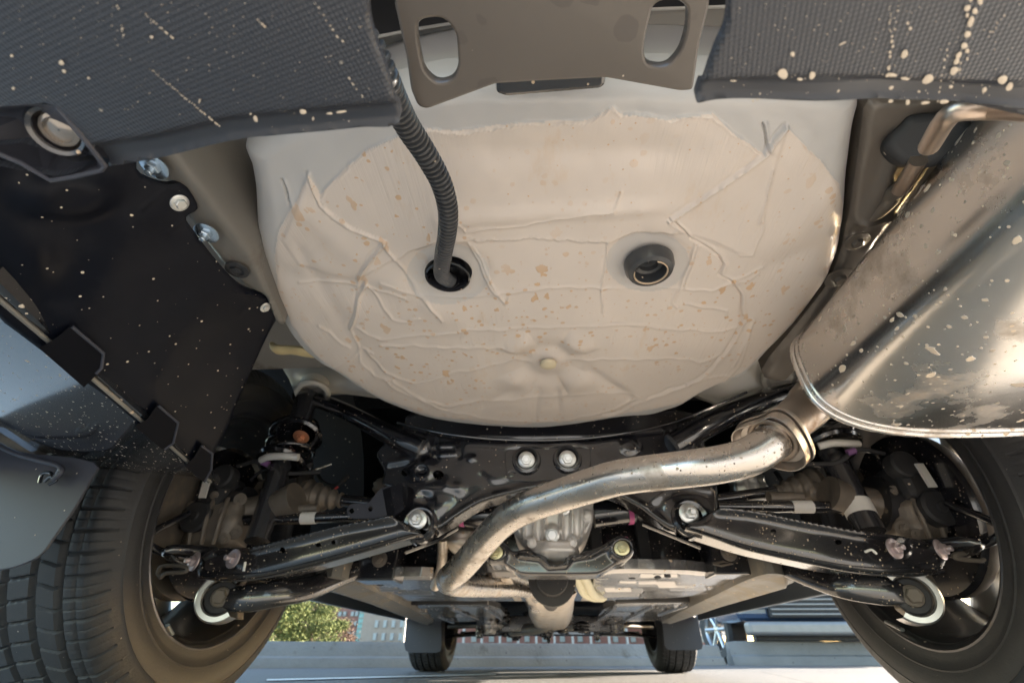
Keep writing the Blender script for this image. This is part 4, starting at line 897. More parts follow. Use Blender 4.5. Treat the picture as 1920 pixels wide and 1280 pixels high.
tube('crossmember_lip', [Yp(x, y, YC-.012) for x, y in ((745, 792), (830, 812), (930, 823), (1030, 825), (1130, 818), (1230, 800), (1300, 778), (1400, 735))], .0028, M['gloss'], cross, 8)
fyc = lambda x, y: Yp(x, y, YC-.008)
mp_ = plate('mount_plate', [on(round_loop([(946, 842), (1108, 836), (1108, 890), (1000, 903), (950, 900)], 8), fyc), on(ell(959, 888, 6, 5), fyc)], M['gloss'], cross, BK, .006, .0015)
for x, y in ((987, 862), (1064, 860)):
    P = Yp(x, y, YC-.012); lathe('bolt_recess', [(.030, .002), (.028, -.006), (.024, -.007), (.020, -.002)], P, (0, 1, 0), M['gloss'], cross, 32)
    bolt(P, (0, -1, -.25), .0115, M['zinc'], cross, .35, 1.5)
for x, y in ((783, 974), (1291, 962)):
    P = Yp(x, y, YC-.022); bolt(P, (0 if x < 1000 else .1, -1, -.1), .0115, M['zinc'], cross, 1.0, 1.6)
    lathe('bushing_cup', [(.036, .03), (.035, -.002), (.030, -.006), (.022, -.004)], Yp(x+4, y+8, YC-.008), (0, 1, 0), M['gloss'], cross, 32)
# bracket tab hanging at the left of the crossmember
tabp = lambda x, y: Yp(x, y, .90)
tab = plate('bracket_tab', [on(round_loop([(650, 952), (657, 944), (690, 943), (712, 916), (732, 908), (742, 962), (735, 972), (660, 972), (650, 962)], 5), tabp), on(ell(659, 957, 5, 5), tabp), on(ell(694, 953, 4.5, 5), tabp)], M['flap'], cross, BK, .004, .001)
poly3('bracket_web', [tabp(717, 917), tabp(752, 905), tabp(758, 955), tabp(727, 974), Yp(760, 905, .93), Yp(765, 955, .93)], [(0, 1, 2, 3), (1, 4, 5, 2)], M['gloss'], cross)

# ---- lateral links (folded steel channels)
def link_h(holes):
    def f(X, Y):
        h = .0015*wob(X, Y, .03, 2)
        for x, y in holes: h -= dome(X, Y, x, y, 7, 7, .006, 4)
        return h
    return f
ll_top = [(735, 968), (700, 974), (640, 985), (580, 1000), (540, 1010), (500, 1020), (470, 1027), (430, 1027), (405, 1030), (382, 1042)]
ll_bot = [(366, 1058), (368, 1080), (392, 1085), (430, 1086), (490, 1080), (560, 1064), (620, 1048), (690, 1028), (760, 1008), (790, 1000), (770, 985)]
kpl = (Yp(560, 1030, .90), (.05, 1, 0))
def llh(X, Y):
    c = ridge(X, Y, ll_top, 9, .012)-.004*np.exp(-(pdist(X, Y, ll_bot)/10)**2)
    return c+dome(X, Y, 440, 1048, 18, 16, .006, 4)
lk1 = relief('lateral_link', ll_top+ll_bot, kpl, BK, llh, M['gloss2'], car, step=2.2, R=7, Rd=.006, skirt=.05, holes=[ell(530, 1031, 5, 5.5), ell(597, 1021, 5, 4.5), ell(625, 1016, 4, 4)])
tube('link_flange', [Yp(x, y, .885) for x, y in ((372, 1082), (430, 1088), (490, 1083), (560, 1067), (620, 1051), (690, 1031), (780, 1004))], .0045, M['gloss2'], lk1, 8, flat=(1, .5))
lr_top = [(1349, 953), (1400, 957), (1440, 964), (1486, 974), (1545, 985), (1611, 997), (1680, 1005), (1740, 1018), (1775, 1035)]
lr_bot = [(1780, 1052), (1770, 1066), (1730, 1074), (1680, 1075), (1600, 1068), (1517, 1052), (1450, 1038), (1392, 1024), (1305, 996), (1290, 985), (1320, 965)]
def lrh(X, Y): return ridge(X, Y, lr_top, 9, .012)-.004*np.exp(-(pdist(X, Y, lr_bot)/10)**2)+dome(X, Y, 1690, 1030, 18, 16, .006, 4)
lk2 = relief('lateral_link', lr_top+lr_bot, (Yp(1560, 1030, .90), (-.05, 1, 0)), BK, lrh, M['gloss2'], car, step=2.2, R=7, Rd=.006, skirt=.05, holes=[ell(1450, 997, 6, 6), ell(1572, 1016, 6, 5)])
tube('link_flange', [Yp(x, y, .885) for x, y in ((1285, 990), (1340, 1008), (1392, 1027), (1450, 1041), (1517, 1055), (1600, 1071), (1680, 1078), (1730, 1077), (1768, 1069))], .0045, M['gloss2'], lk2, 8, flat=(1, .5))
for P, ax, pa in ((Yp(438, 1047, .885), (-.35, -1, 0), lk1), (Yp(366, 1052, .885), (-.6, -1, 0), lk1), (Yp(1676, 1028, .885), (.35, -1, 0), lk2), (Yp(1762, 1030, .885), (.6, -1, 0), lk2)):
    bolt(P, ax, .0095, mat('pinkish_washer_steel', (.50, .42, .43), .4, .7) if 'pinkish_washer_steel' not in bpy.data.materials else bpy.data.materials['pinkish_washer_steel'], pa, .8, 1.7)
tube('paint_mark', [Yp(460, 1053, .884), Yp(457, 1070, .884)], .0022, M['white'], lk1, 8, 1); tube('paint_mark', [Yp(1622, 1034, .884), Yp(1634, 1030, .884), Yp(1644, 1038, .884)], .002, M['white'], lk2, 8)
# inner stiffener strips under the links
tube('link_stiffener', [Yp(760, 1035, .94), Yp(820, 1012, .95), Yp(858, 990, .96)], .008, M['gloss2'], lk1, 8, 1, flat=(1, .5))
tube('link_stiffener', [Yp(1205, 982, .96), Yp(1260, 1004, .95), Yp(1314, 1026, .94)], .008, M['gloss2'], lk2, 8, 1, flat=(1, .5))
# lower arms with ring bushings
def lower_arm(side, path, rr, cx, cy):
    a = tube('trailing_arm', path, rr, M['gloss2'], car, 20, 6, flat=(.45, 1))
    O = Yp(cx, cy, .95)
    pts = []
    lathe('ring_bushing', [(.043, .016), (.043, -.014), (.040, -.017), (.032, -.017), (.0295, -.014)], O, (side*.25, 1, 0), M['chrome'], a, 40, *((-2.3, 2.3) if side < 0 else (.85, 5.43)))
    lathe('bushing_rubber', [(.0285, -.010), (.026, -.013), (.018, -.014), (.016, -.010)], O, (side*.25, 1, 0), M['matte'], a, 32)
    bolt(Vector(O)+Vector((-side*.003, -.012, 0)), (-side*.25, -1, 0), .0125, M['castd'], a, 0, 1.35)
    return a
la = lower_arm(-1, [Yp(425, 1122, .945), Yp(470, 1120, .95), Yp(520, 1112, .97), Yp(580, 1102, 1.02), Yp(640, 1078, 1.08), Yp(700, 1055, 1.13), Yp(740, 1046, 1.15)], [.020, .024, .023, .022, .021, .021, .021], 418, 1120)
ra = lower_arm(1, [Yp(1700, 1112, .945), Yp(1650, 1106, .95), Yp(1580, 1096, .97), Yp(1520, 1078, 1.02), Yp(1455, 1052, 1.08), Yp(1400, 1034, 1.13), Yp(1360, 1022, 1.15)], [.020, .024, .023, .022, .022, .022, .022], 1705, 1118)
for P_, q in ((la, [(392, 1085), (450, 1082), (447, 1160), (388, 1160), (395, 1120)]), (ra, [(1668, 1078), (1745, 1072), (1762, 1100), (1748, 1150), (1705, 1152), (1690, 1140)])):
    pb = plate('knuckle_bracket', [on(q, lambda x, y: Yp(x, y, .975))], M['castd'], P_, BK, .02, .003)
for x, y, yy in ((712, 1048, 1.12), (1366, 1036, 1.12)):
    b = bxp('arm_mount', Yp(x, y, yy).x-.045, Yp(x, y, yy).x+.045, yy-.02, yy+.06, Yp(x, y, yy).z-.045, Yp(x, y, yy).z+.06, M['gloss'])
    bolt(Yp(x, y, yy-.022), BK, .0105, M['castd'], b, .2, 1.6)
poly = [(1337, 1056), (1356, 1052), (1373, 1056), (1352, 1060)]
tube('wire_loop', [Yp(x, y, 1.1) for x, y in poly+[poly[0]]], .0025, M['castd'], car, 8, 1)
tube('wire_clip', [Yp(1420, 1036, .95), Yp(1455, 1040, .95), Yp(1464, 1052, .95), Yp(1452, 1042, .96)], .004, M['zinc'], car, 8)

# ---- shock absorbers, springs and seats
def strut(P0, P1, r, tape=None, name='shock_absorber'):
    a, b = Vector(P0), Vector(P1); t = tube(name, [a, a.lerp(b, .5), b], r, M['damper'], car, 28, 1)
    if tape: tube('tape_band', [a.lerp(b, tape[0]), a.lerp(b, tape[1])], r*1.03, M['white'], t, 28, 1)
    return t
def coil(P0, P1, R, r, turns, m):
    a, b = np.array(P0), np.array(P1); u, v, t = frame(b-a); n = int(turns*20)
    P = [a+(b-a)*i/n+R*(math.cos(2*PI*turns*i/n)*u+math.sin(2*PI*turns*i/n)*v) for i in range(n+1)]
    V, Fc = tube_geo(P, r, 10); return mesh('coil_spring', V, Fc, m, car, angle=60)
s1 = strut(Yp(528, 870, .985), Yp(482, 1015, .95), .0235)
s2 = strut(Yp(1555, 845, .99), Yp(1632, 998, .95), .0255, (.66, .82))
def seat(P, ax, R, name='spring_seat'): return lathe(name, [(R*1.0, .004), (R*1.02, -.002), (R*.94, -.008), (R*.72, -.004), (R*.55, .004), (R*.3, .006), (.0005, .006)], P, ax, M['gloss'], car, 40)
u1 = (.05, -.2, -1)
up = strut(Yp(578, 738, .98), Yp(560, 800, .98), .026, name='bump_stop_sleeve')
lathe('dust_cap', [(.001, .02), (.034, .02), (.034, .0), (.040, -.006), (.043, -.014), (.040, -.020), (.034, -.021), (.028, -.016)], Yp(588, 728, .975), (-.15, .25, 1), M['white'], car, 36)
lathe('dust_cap', [(.001, .02), (.040, .02), (.040, .0), (.046, -.006), (.049, -.014), (.046, -.020), (.038, -.021), (.03, -.016)], Yp(1466, 700, .98), (.15, .25, 1), M['paint'], car, 36)
se = seat(Yp(562, 815, .965), (0, .45, 1), .052); bolt(Yp(565, 818, .955), (0, -.5, -1), .0095, M['orange'], se, .5, 1.9)
coil(Yp(555, 795, 1.02), Yp(538, 872, 1.0), .050, .0078, 3.2, M['gloss']); coil(Yp(1535, 770, 1.04), Yp(1556, 850, 1.02), .052, .0078, 3.0, M['gloss'])
sl_ = seat(Yp(528, 866, .985), (0, .35, 1), .055); s3 = seat(Yp(1560, 838, .99), (0, .35, 1), .058)
tube('spring_pad', [Yp(490, 862, .95), Yp(505, 856, .94), Yp(535, 855, .935), Yp(560, 857, .94)], .0078, M['white'], sl_, 12); tube('spring_pad', [Yp(1535, 836, .95), Yp(1565, 830, .94), Yp(1610, 832, .95)], .0075, M['white'], s3, 12)

# ---- lumps of the knuckles, brake motors
def lump(name, c, s, m, seed=0, par=car, amp=.12, k=3.0):
    V = []; n1, n2 = 22, 30; rs = np.random.RandomState(seed); ph = rs.uniform(0, 6, 6)
    for i in range(n1+1):
        th = PI*i/n1
        for j in range(n2):
            a = 2*PI*j/n2; d = np.array((math.sin(th)*math.cos(a), math.sin(th)*math.sin(a), math.cos(th)))
            d = np.sign(d)*np.abs(d)**.75; q = 1+amp*(math.sin(k*d[0]*2+ph[0])*math.cos(k*d[1]*2+ph[1])+.6*math.sin(k*3*d[2]+ph[2]))
            V.append(np.array(c)+d*np.array(s)*q)
    Fc = [(i*n2+j, i*n2+(j+1) % n2, (i+1)*n2+(j+1) % n2, (i+1)*n2+j) for i in range(n1) for j in range(n2)]
    return mesh(name, V, Fc, m, par, angle=70)
for sd, kx, ky in ((-1, 412, 985), (1, 1725, 975)):
    K = Vector(Yp(kx, ky, .985)); kn = lump('wheel_knuckle', K, (.065, .05, .055), M['castd'], 3 if sd < 0 else 8, amp=.08)
    tube('knuckle_arm', [K+Vector((-sd*.02, 0, .02)), K+Vector((-sd*.12, .03, .06)), K+Vector((-sd*.16, .05, .07))], [.03, .026, .03], M['castd'], kn, 14)
    bolt(K+Vector((-sd*.058, -.03, -.02)), (-sd*.6, -1, -.3), .008, M['castd'], kn, .4, 1.8); bolt(K+Vector((-sd*.050, -.035, .045)), (-sd*.6, -1, -.1), .007, M['castd'], kn, .4, 1.8)
    tube('bushing_end', [K+Vector((-sd*.115, -.01, .035)), K+Vector((-sd*.165, -.02, .05))], [.030, .034], M['castd'], kn, 18, 1)
for sd in (-1, 1):
    for k_, (dx, dy, dz, r_) in enumerate(((.05, -.045, -.035, .006), (-.045, -.045, .03, .006), (.0, -.05, .05, .005), (.03, -.05, .02, .0045))):
        K = Vector(Yp(412, 985, .985)) if sd < 0 else Vector(Yp(1725, 975, .985)); bolt(K+Vector((-sd*dx, dy, dz)), (-sd*.3, -1, -.2), r_, M['castd'], car, .3, 1.7)
    K = Vector(Yp(412, 985, .985)) if sd < 0 else Vector(Yp(1725, 975, .985))
    for q_ in range(3): tube('casting_rib', [K+Vector((-sd*(.03-.03*q_), -.046, .045)), K+Vector((-sd*(.035-.03*q_), -.054, .0)), K+Vector((-sd*(.03-.025*q_), -.044, -.045))], .0045, M['castd'], car, 8)
    tube('brake_line', [Yp(*((470, 900) if sd < 0 else (1655, 885)), .97), Yp(*((500, 880) if sd < 0 else (1640, 850)), .97), Yp(*((560, 888) if sd < 0 else (1600, 845)), 1.0), Yp(*((620, 870) if sd < 0 else (1560, 860)), 1.06)], .0035, M['gloss'], car, 8)
Lm = Vector(Yp(402, 925, .955)); Rm = Vector(Yp(1715, 905, .94))
for sd, Q in ((-1, Lm), (1, Rm)):
    bm = bxp('brake_motor', Q.x-.035, Q.x+.035, Q.y-.02, Q.y+.06, Q.z-.035, Q.z+.04, M['matte'], b=.016)
    lathe('motor_gear_cover', [(.032, .02), (.032, -.006), (.027, -.010), (.010, -.010), (.008, -.013), (.0005, -.013)], Q+Vector((sd*.006, -.018, -.052)), (0, 1, 0), M['matte'], bm, 30)
    lathe('motor_gear_cover', [(.026, .02), (.026, -.006), (.022, -.010), (.0005, -.010)], Q+Vector((-sd*.02, -.02, .030)), (0, 1, 0), M['matte'], bm, 26)
    lb2 = mesh('paper_label', *box_geo(Q+Vector((0, -.0345, .004)), (.015, .004, .045), (np.array((1, 0, 0)), np.array((0, 1, 0)), np.array((-.12*sd*0-.1, 0, 1)))), M['white'], bm, smooth=False)
    tube('wiring', [Q+Vector((-sd*.03, 0, .06)), Q+Vector((-sd*.08, .0, .07)), Q+Vector((-sd*.12, .02, .05)), Q+Vector((-sd*.2, .05, .06))], .0045, M['matte'], bm, 8)
    tube('wiring_tape', [Q+Vector((-sd*.085, -.001, .068)), Q+Vector((-sd*.10, .003, .064))], .0065, mat('violet_tape', (.22, .10, .26), .5), bm, 8, 1)
    tube('brake_hose', [Q+Vector((sd*.03, .0, -.06)), Q+Vector((sd*.06, .01, -.10)), Q+Vector((sd*.03, .0, -.14))], .006, M['matte'], bm, 8)
    hx = [(x, y) for x, y in ((296, 1075), (300, 1064), (312, 1060), (345, 1061), (352, 1066), (345, 1072), (312, 1074), (302, 1082))]
    if sd > 0: hx = [(2092-x, y-14) for x, y in [(x+0, y-7) for x, y in hx]] if False else [(1848, 1040), (1842, 1050), (1826, 1050), (1792, 1046), (1792, 1038), (1826, 1036), (1840, 1034)]
    tube('cable_eye', [Yp(x, y, .90) for x, y in hx+[hx[0]]], .0035, M['castd'], kn, 8, 3)

# drive shafts, toe links
for sd, inner, outer in ((-1, (935, 968), (520, 925)), (1, (1112, 965), (1590, 905))):
    ds = tube('drive_shaft', [Yp(*inner, 1.04), Yp(*outer, 1.04)], .013, M['gloss'], car, 16, 1)
    a, b = Vector(Yp(*inner, 1.04)), Vector(Yp(*outer, 1.04)); q = (b-a).normalized()
    tube('joint_housing', [a, a+q*.085], [.027, .027], M['gloss'], ds, 28, 1)
    tube('clamp_band', [a+q*.073, a+q*.083], .0285, M['pink'], ds, 28, 1)
    P = []; R_ = []
    for k in range(26): P.append(a+q*(.085+.0035*k)); R_.append(.026-.0005*k-(.005 if (k//2) % 2 else 0))
    V, Fc = tube_geo(P, R_, 24); mesh('rubber_boot', V, Fc, M['boot'], ds, angle=60)
    P = []; R_ = []
    for k in range(20): P.append(b-q*.16+q*(.005*k)); R_.append(.016+.0014*k-(.006 if (k//2) % 2 else 0))
    V, Fc = tube_geo(P, R_, 24); mesh('rubber_boot', V, Fc, M['castd'], ds, angle=60)
for pts, tp in (([(455, 975), (560, 970), (735, 965)], (.40, .50)), ([(1345, 949), (1450, 950), (1600, 950)], (.55, .70))):
    a, b = Vector(Yp(*pts[0], .97)), Vector(Yp(*pts[-1], .97)); tl = tube('toe_link', [a, b], .0115, M['gloss2'], car, 16, 1)
    tube('tape_band', [a.lerp(b, tp[0]), a.lerp(b, tp[1])], .0123, M['white'], tl, 16, 1)
    tube('link_joint', [a.lerp(b, tp[0]-.13)+Vector((0, .01, .02)), a.lerp(b, tp[1]-.02)+Vector((0, .01, .022))], [.013, .009], M['castd'], tl, 12, 1)
tube('ground_wire', [Yp(595, 905, 1.05), Yp(600, 918, 1.05), Yp(618, 922, 1.05), Yp(634, 912, 1.05)], .0025, mat('red_wire', (.45, .03, .02), .5), car, 8)
for x in (1455, 592): tube('hose', [Yp(x, 885, 1.2), Yp(x+15, 905, 1.18), Yp(x+40, 910, 1.16), Yp(x+62, 890, 1.16)], .006, M['matte'], car, 8)
lump('bracket_casting', Yp(1403, 920, 1.12), (.04, .03, .045), M['alloy'], 5, amp=.12, k=4); lump('bracket_casting', Yp(725, 915, 1.15), (.03, .03, .025), M['castd'], 6, amp=.1, k=4)

# ---- differential and its rear mount
YD = 1.0
df_out = [(962, 950), (960, 985), (970, 1010), (985, 1027), (1012, 1034), (1062, 1033), (1085, 1024), (1102, 1005), (1110, 985), (1112, 950), (1100, 930), (975, 930)]
def df_h(X, Y):
    h = dome(X, Y, 1037, 975, 78, 58, .022, 4)
    for x in (982, 1001, 1020, 1053, 1072, 1090): h += ridge(X, Y, [(x, 935), (x, 1012)], 3.6, .010)
    h += ridge(X, Y, [(966, 985), (978, 1008), (1000, 1026), (1070, 1026), (1095, 1006), (1106, 980)], 4.5, .008)
    h += dome(X, Y, 1035, 1003, 15, 15, .014, 6)+dome(X, Y, 997, 1018, 11, 10, .012, 6)+dome(X, Y, 1073, 1017, 11, 10, .012, 6)+dome(X, Y, 1100, 969, 11, 11, .012, 6)+dome(X, Y, 1057, 953, 12, 12, .012, 6)
    return h
dif = relief('differential', df_out, ((0, YD, 0), (0, 1, 0)), BK, df_h, M['cast'], car, step=1.8, R=5, Rd=.006, skirt=.16)
for x, y, r, mm, wr in ((1035, 1003, .0105, M['zinc'], 1.35), (997, 1018, .0062, M['cast'], 1.5), (1073, 1017, .0062, M['cast'], 1.5), (1100, 969, .0062, M['cast'], 1.5), (1057, 955, .008, M['zinc'], 1.5)):
    bolt(Yp(x, y, YD-.034 if r > .01 else YD-.026), (0, -1, -.15), r, mm, dif, 0, wr)
lump('differential_snout', Yp(1040, 1036, 1.02), (.05, .06, .022), M['cast'], 9, dif, .05)
mb_out = [(928, 1012), (948, 1018), (962, 1032), (985, 1028), (1010, 1036), (1025, 1040), (1028, 1050), (1040, 1056), (1056, 1054), (1064, 1040), (1085, 1036), (1120, 1026), (1145, 1012), (1165, 1003), (1183, 1010), (1189, 1030), (1182, 1046), (1166, 1054), (1150, 1060), (1130, 1072), (1105, 1077), (990, 1077), (968, 1072), (945, 1058), (920, 1058), (908, 1040), (912, 1020)]
def mb_h(X, Y):
    h = dome(X, Y, 929, 1036, 23, 20, .012, 6)-dome(X, Y, 929, 1036, 15, 13, .010, 6)+dome(X, Y, 1166, 1028, 25, 23, .012, 6)-dome(X, Y, 1166, 1028, 16, 14, .010, 6)
    h += ridge(X, Y, [(975, 1042), (1012, 1046), (1030, 1062), (1060, 1060), (1072, 1046), (1110, 1040), (1140, 1024)], 4, .008)
    return h
mb = relief('differential_mount', mb_out, ((0, .97, 0), (0, 1, 0)), BK, mb_h, M['gloss'], car, step=1.8, R=5, Rd=.006, skirt=.06)
for x, y in ((929, 1036), (1165, 1028)): bolt(Yp(x, y, .966), BK, .0095, mat('yellow_zinc', (.62, .60, .38), .3, .8) if 'yellow_zinc' not in bpy.data.materials else bpy.data.materials['yellow_zinc'], mb, .5, 1.6)

# ---- fuel tank, centre tunnel, undercovers, sills
tank = bxp('fuel_tank', -.56, .58, 1.235, 1.95, .262, .45, M['gloss'], b=.03)
for x in (.10, .215, -.19): bxp('tank_strap', x, x+.03, 1.222, 1.24, .262, .42, M['matte'], tank, .004)
def cover(loop, z, n_ribs, seed, name='undercover_panel'):
    rs = np.random.RandomState(seed); L = np.array(loop, float); x0, y0 = L.min(0); x1, y1 = L.max(0)
    rb_ = [[(rs.uniform(x0, x1), rs.uniform(y0+6, y1)) for _ in range(1)][0] for k in range(n_ribs)]
    def h(X, Y):
        H = .001*wob(X, Y*3, .05, seed)
        for i, (x, y) in enumerate(rb_): H += ridge(X, Y, [(x-30, y), (x+38, y+rs.uniform(-1, 1))], 2.2, .006 if i % 2 else -.006)
        return H
    hs = [ell(rs.uniform(x0+25, x1-25), rs.uniform(y0+7, y1-10), 7, 1.5, 12) for k in range(6)]
    hs = [q for q in hs if inpoly(np.array(q)[:, 0], np.array(q)[:, 1], L).all()]
    return relief(name, loop, ((0, 0, z), (0, 0, 1)), DN, h, M['under'], car, step=1.5, R=3, Rd=.006, skirt=.02, holes=hs[:4])
cover([(653, 1092), (684, 1089), (733, 1084), (811, 1086), (826, 1102), (950, 1114), (940, 1127), (772, 1128), (726, 1127), (694, 1118)], .25, 7, 1)
cover([(1127, 1076), (1199, 1072), (1290, 1074), (1395, 1089), (1343, 1115), (1212, 1124), (1127, 1126), (1106, 1115)], .25, 9, 2)
cover([(767, 1139), (916, 1136), (942, 1162), (850, 1167), (811, 1165)], .25, 5, 3)
cover([(1155, 1136), (1298, 1131), (1265, 1162), (1160, 1166), (1121, 1162)], .25, 5, 4)
for x0, x1, y in ((726, 915, 1133), (1155, 1345, 1129)):
    a, b = Zp(x0, y, .25), Zp(x1, y, .25); bxp('cover_riser', min(a.x, b.x), max(a.x, b.x), a.y, a.y+.02, .25, .30, M['matte'])
for q in ([(775, 1143), (800, 1147)], [(845, 1140), (895, 1160)], [(822, 1155), (850, 1166)], [(912, 1138), (940, 1160)], [(1225, 1136), (1175, 1160)], [(1290, 1133), (1235, 1152)], [(1153, 1138), (1122, 1160)]):
    tube('cover_rib', [Zp(*q[0], .246), Zp(*q[1], .246)], .007, M['under'], car, 8, 1)
lsill = [(590, 1088), (640, 1084), (690, 1106), (770, 1142), (812, 1166), (790, 1166), (720, 1142), (655, 1120), (610, 1108)]
rsill = [(1395, 1092), (1440, 1078), (1478, 1082), (1488, 1094), (1400, 1122), (1260, 1166), (1250, 1160), (1340, 1118)]
def sh(X, Y): return .01*np.exp(-(((X-960)/6+Y) % 40-20)**2/30)*0
relief('sill_cover', lsill, ((0, 0, .235), (0, 0, 1)), DN, lambda X, Y: ridge(X, Y, [(610, 1092), (700, 1124), (800, 1166)], 5, .012), M['sillm'], car, step=2, R=4, Rd=.003, skirt=.06, skirt_dir=(0, 0, 1))
relief('sill_cover', rsill, ((0, 0, .235), (0, 0, 1)), DN, lambda X, Y: ridge(X, Y, [(1470, 1090), (1350, 1128), (1255, 1163)], 5, .012), M['sillm'], car, step=2, R=4, Rd=.003, skirt=.06, skirt_dir=(0, 0, 1))
for x in (-1, 1): bxp('jacking_bracket', x*.62-.04, x*.62+.04, 1.18, 1.24, .235, .30, M['matte'])
bxp('floor_plate', -.82, .82, 1.30, 4.2, .345, .36, M['matte'])
bxp('tunnel_shield', -.13, .13, 1.96, 3.2, .33, .342, M['shield'])
# heat shield over the centre resonator
hs_ = []
for (xa, xb, y_, yy) in ((968, 1093, 1116, 1.62), (974, 1088, 1128, 1.66), (985, 1080, 1142, 1.75), (990, 1078, 1152, 1.95), (991, 1076, 1163, 2.2), (992, 1074, 1172, 2.6), (996, 1072, 1177, 2.9)):
    a, b = np.array(Yp(xa, y_, yy)), np.array(Yp(xb, y_, yy)); row = []
    for k in range(15):
        t = k/14; p = a+(b-a)*t; p = p+np.array((0, 0, -.012*math.sin(PI*t)+.04*(abs(2*t-1)**6)+.003*math.sin(k*2.1+yy*9))); row.append(p)
    hs_.append(row)
k = 15; V = [p for r in hs_ for p in r]; Fc = [(i*k+j, i*k+j+1, (i+1)*k+j+1, (i+1)*k+j) for i in range(len(hs_)-1) for j in range(k-1)]
hso = mesh('resonator_heat_shield', V, Fc, M['shield'], car); md = hso.modifiers.new('s', 'SUBSURF'); md.levels = 2; md.render_levels = 2
rsn = lathe('resonator', [(.02, -.06), (.075, 0), (.085, .05), (.085, .7), (.06, .8)], (.0, 1.75, .30), (0, 1, 0), M['shield'], car, 32)
lathe('propeller_shaft_joint', [(.0, -.03), (.035, -.03), (.037, 0), (.055, .004), (.055, .03), (.03, .04), (.03, .6)], Yp(1035, 1085, 1.18), (0, 1, 0), M['matte'], car, 28)
for o_, m_ in ((0, M['white']), (14, M['yel'])):
    tube('flexible_hose', [Yp(1078+o_, 1072, 1.2), Yp(1086+o_, 1090, 1.3), Yp(1097+o_, 1112, 1.45), Yp(1118+o_*.6, 1120, 1.6), Yp(1135, 1116, 1.75)], .012, mat('pale_hose_plastic', (.52, .50, .36), .5) if 'pale_hose_plastic' not in bpy.data.materials else bpy.data.materials['pale_hose_plastic'], car, 14)
tube('tunnel_pipe', [Yp(830, 1010, 1.15), Yp(828, 1060, 1.2), Yp(815, 1100, 1.25)], .012, M['shield'], car, 12); lump('tunnel_bulge', Yp(865, 1010, 1.2), (.035, .05, .035), M['shield'], 4, amp=.05)
for x0, x1 in ((-.13, -.10), (.11, .14)): bxp('tunnel_wall', x0, x1, 1.3, 1.9, .26, .34, M['shield'])
# front end: subframe, arms, undertray, front wheels and flaps
rs = np.random.RandomState(5)
fs = bxp('front_subframe', -.42, .42, 3.05, 3.45, .20, .28, M['gloss']); bxp('front_undertray', -.62, .62, 3.75, 4.5, .215, .225, M['matte'])
for sd in (-1, 1):
    tube('front_lower_arm', [(sd*.30, 3.25, .20), (sd*.5, 3.45, .20), (sd*.68, 3.62, .19)], [.03, .028, .022], M['gloss'], fs, 12, 3, flat=(1, .5))
    tube('tie_rod', [(sd*.25, 3.15, .24), (sd*.66, 3.5, .24)], .012, M['castd'], fs, 10, 1)
for k in range(34):
    c = (rs.uniform(-.4, .4), rs.uniform(2.85, 3.4), rs.uniform(.19, .27)); lump('engine_bay_fitting', c, rs.uniform(.012, .04, 3), rs.choice([0, 1, 2, 2]) and M['gloss'] or M['cast'], k, fs, .2, 4)
tube('front_exhaust_pipe', [(.0, 2.6, .23), (-.05, 2.9, .215), (-.22, 3.2, .21)], .028, M['shield'], car, 16)
for lp_ in ([(762, 1160), (758, 1208), (760, 1218), (768, 1223), (818, 1223), (826, 1220), (828, 1206), (827, 1160)], [(1236, 1156), (1242, 1170), (1246, 1208), (1250, 1216), (1258, 1218), (1308, 1218), (1316, 1216), (1318, 1208), (1308, 1156)]):
    plate('mud_flap', [on(lp_, lambda x, y: Yp(x, y, 3.25))], M['flap'], car, BK, .005, .001)

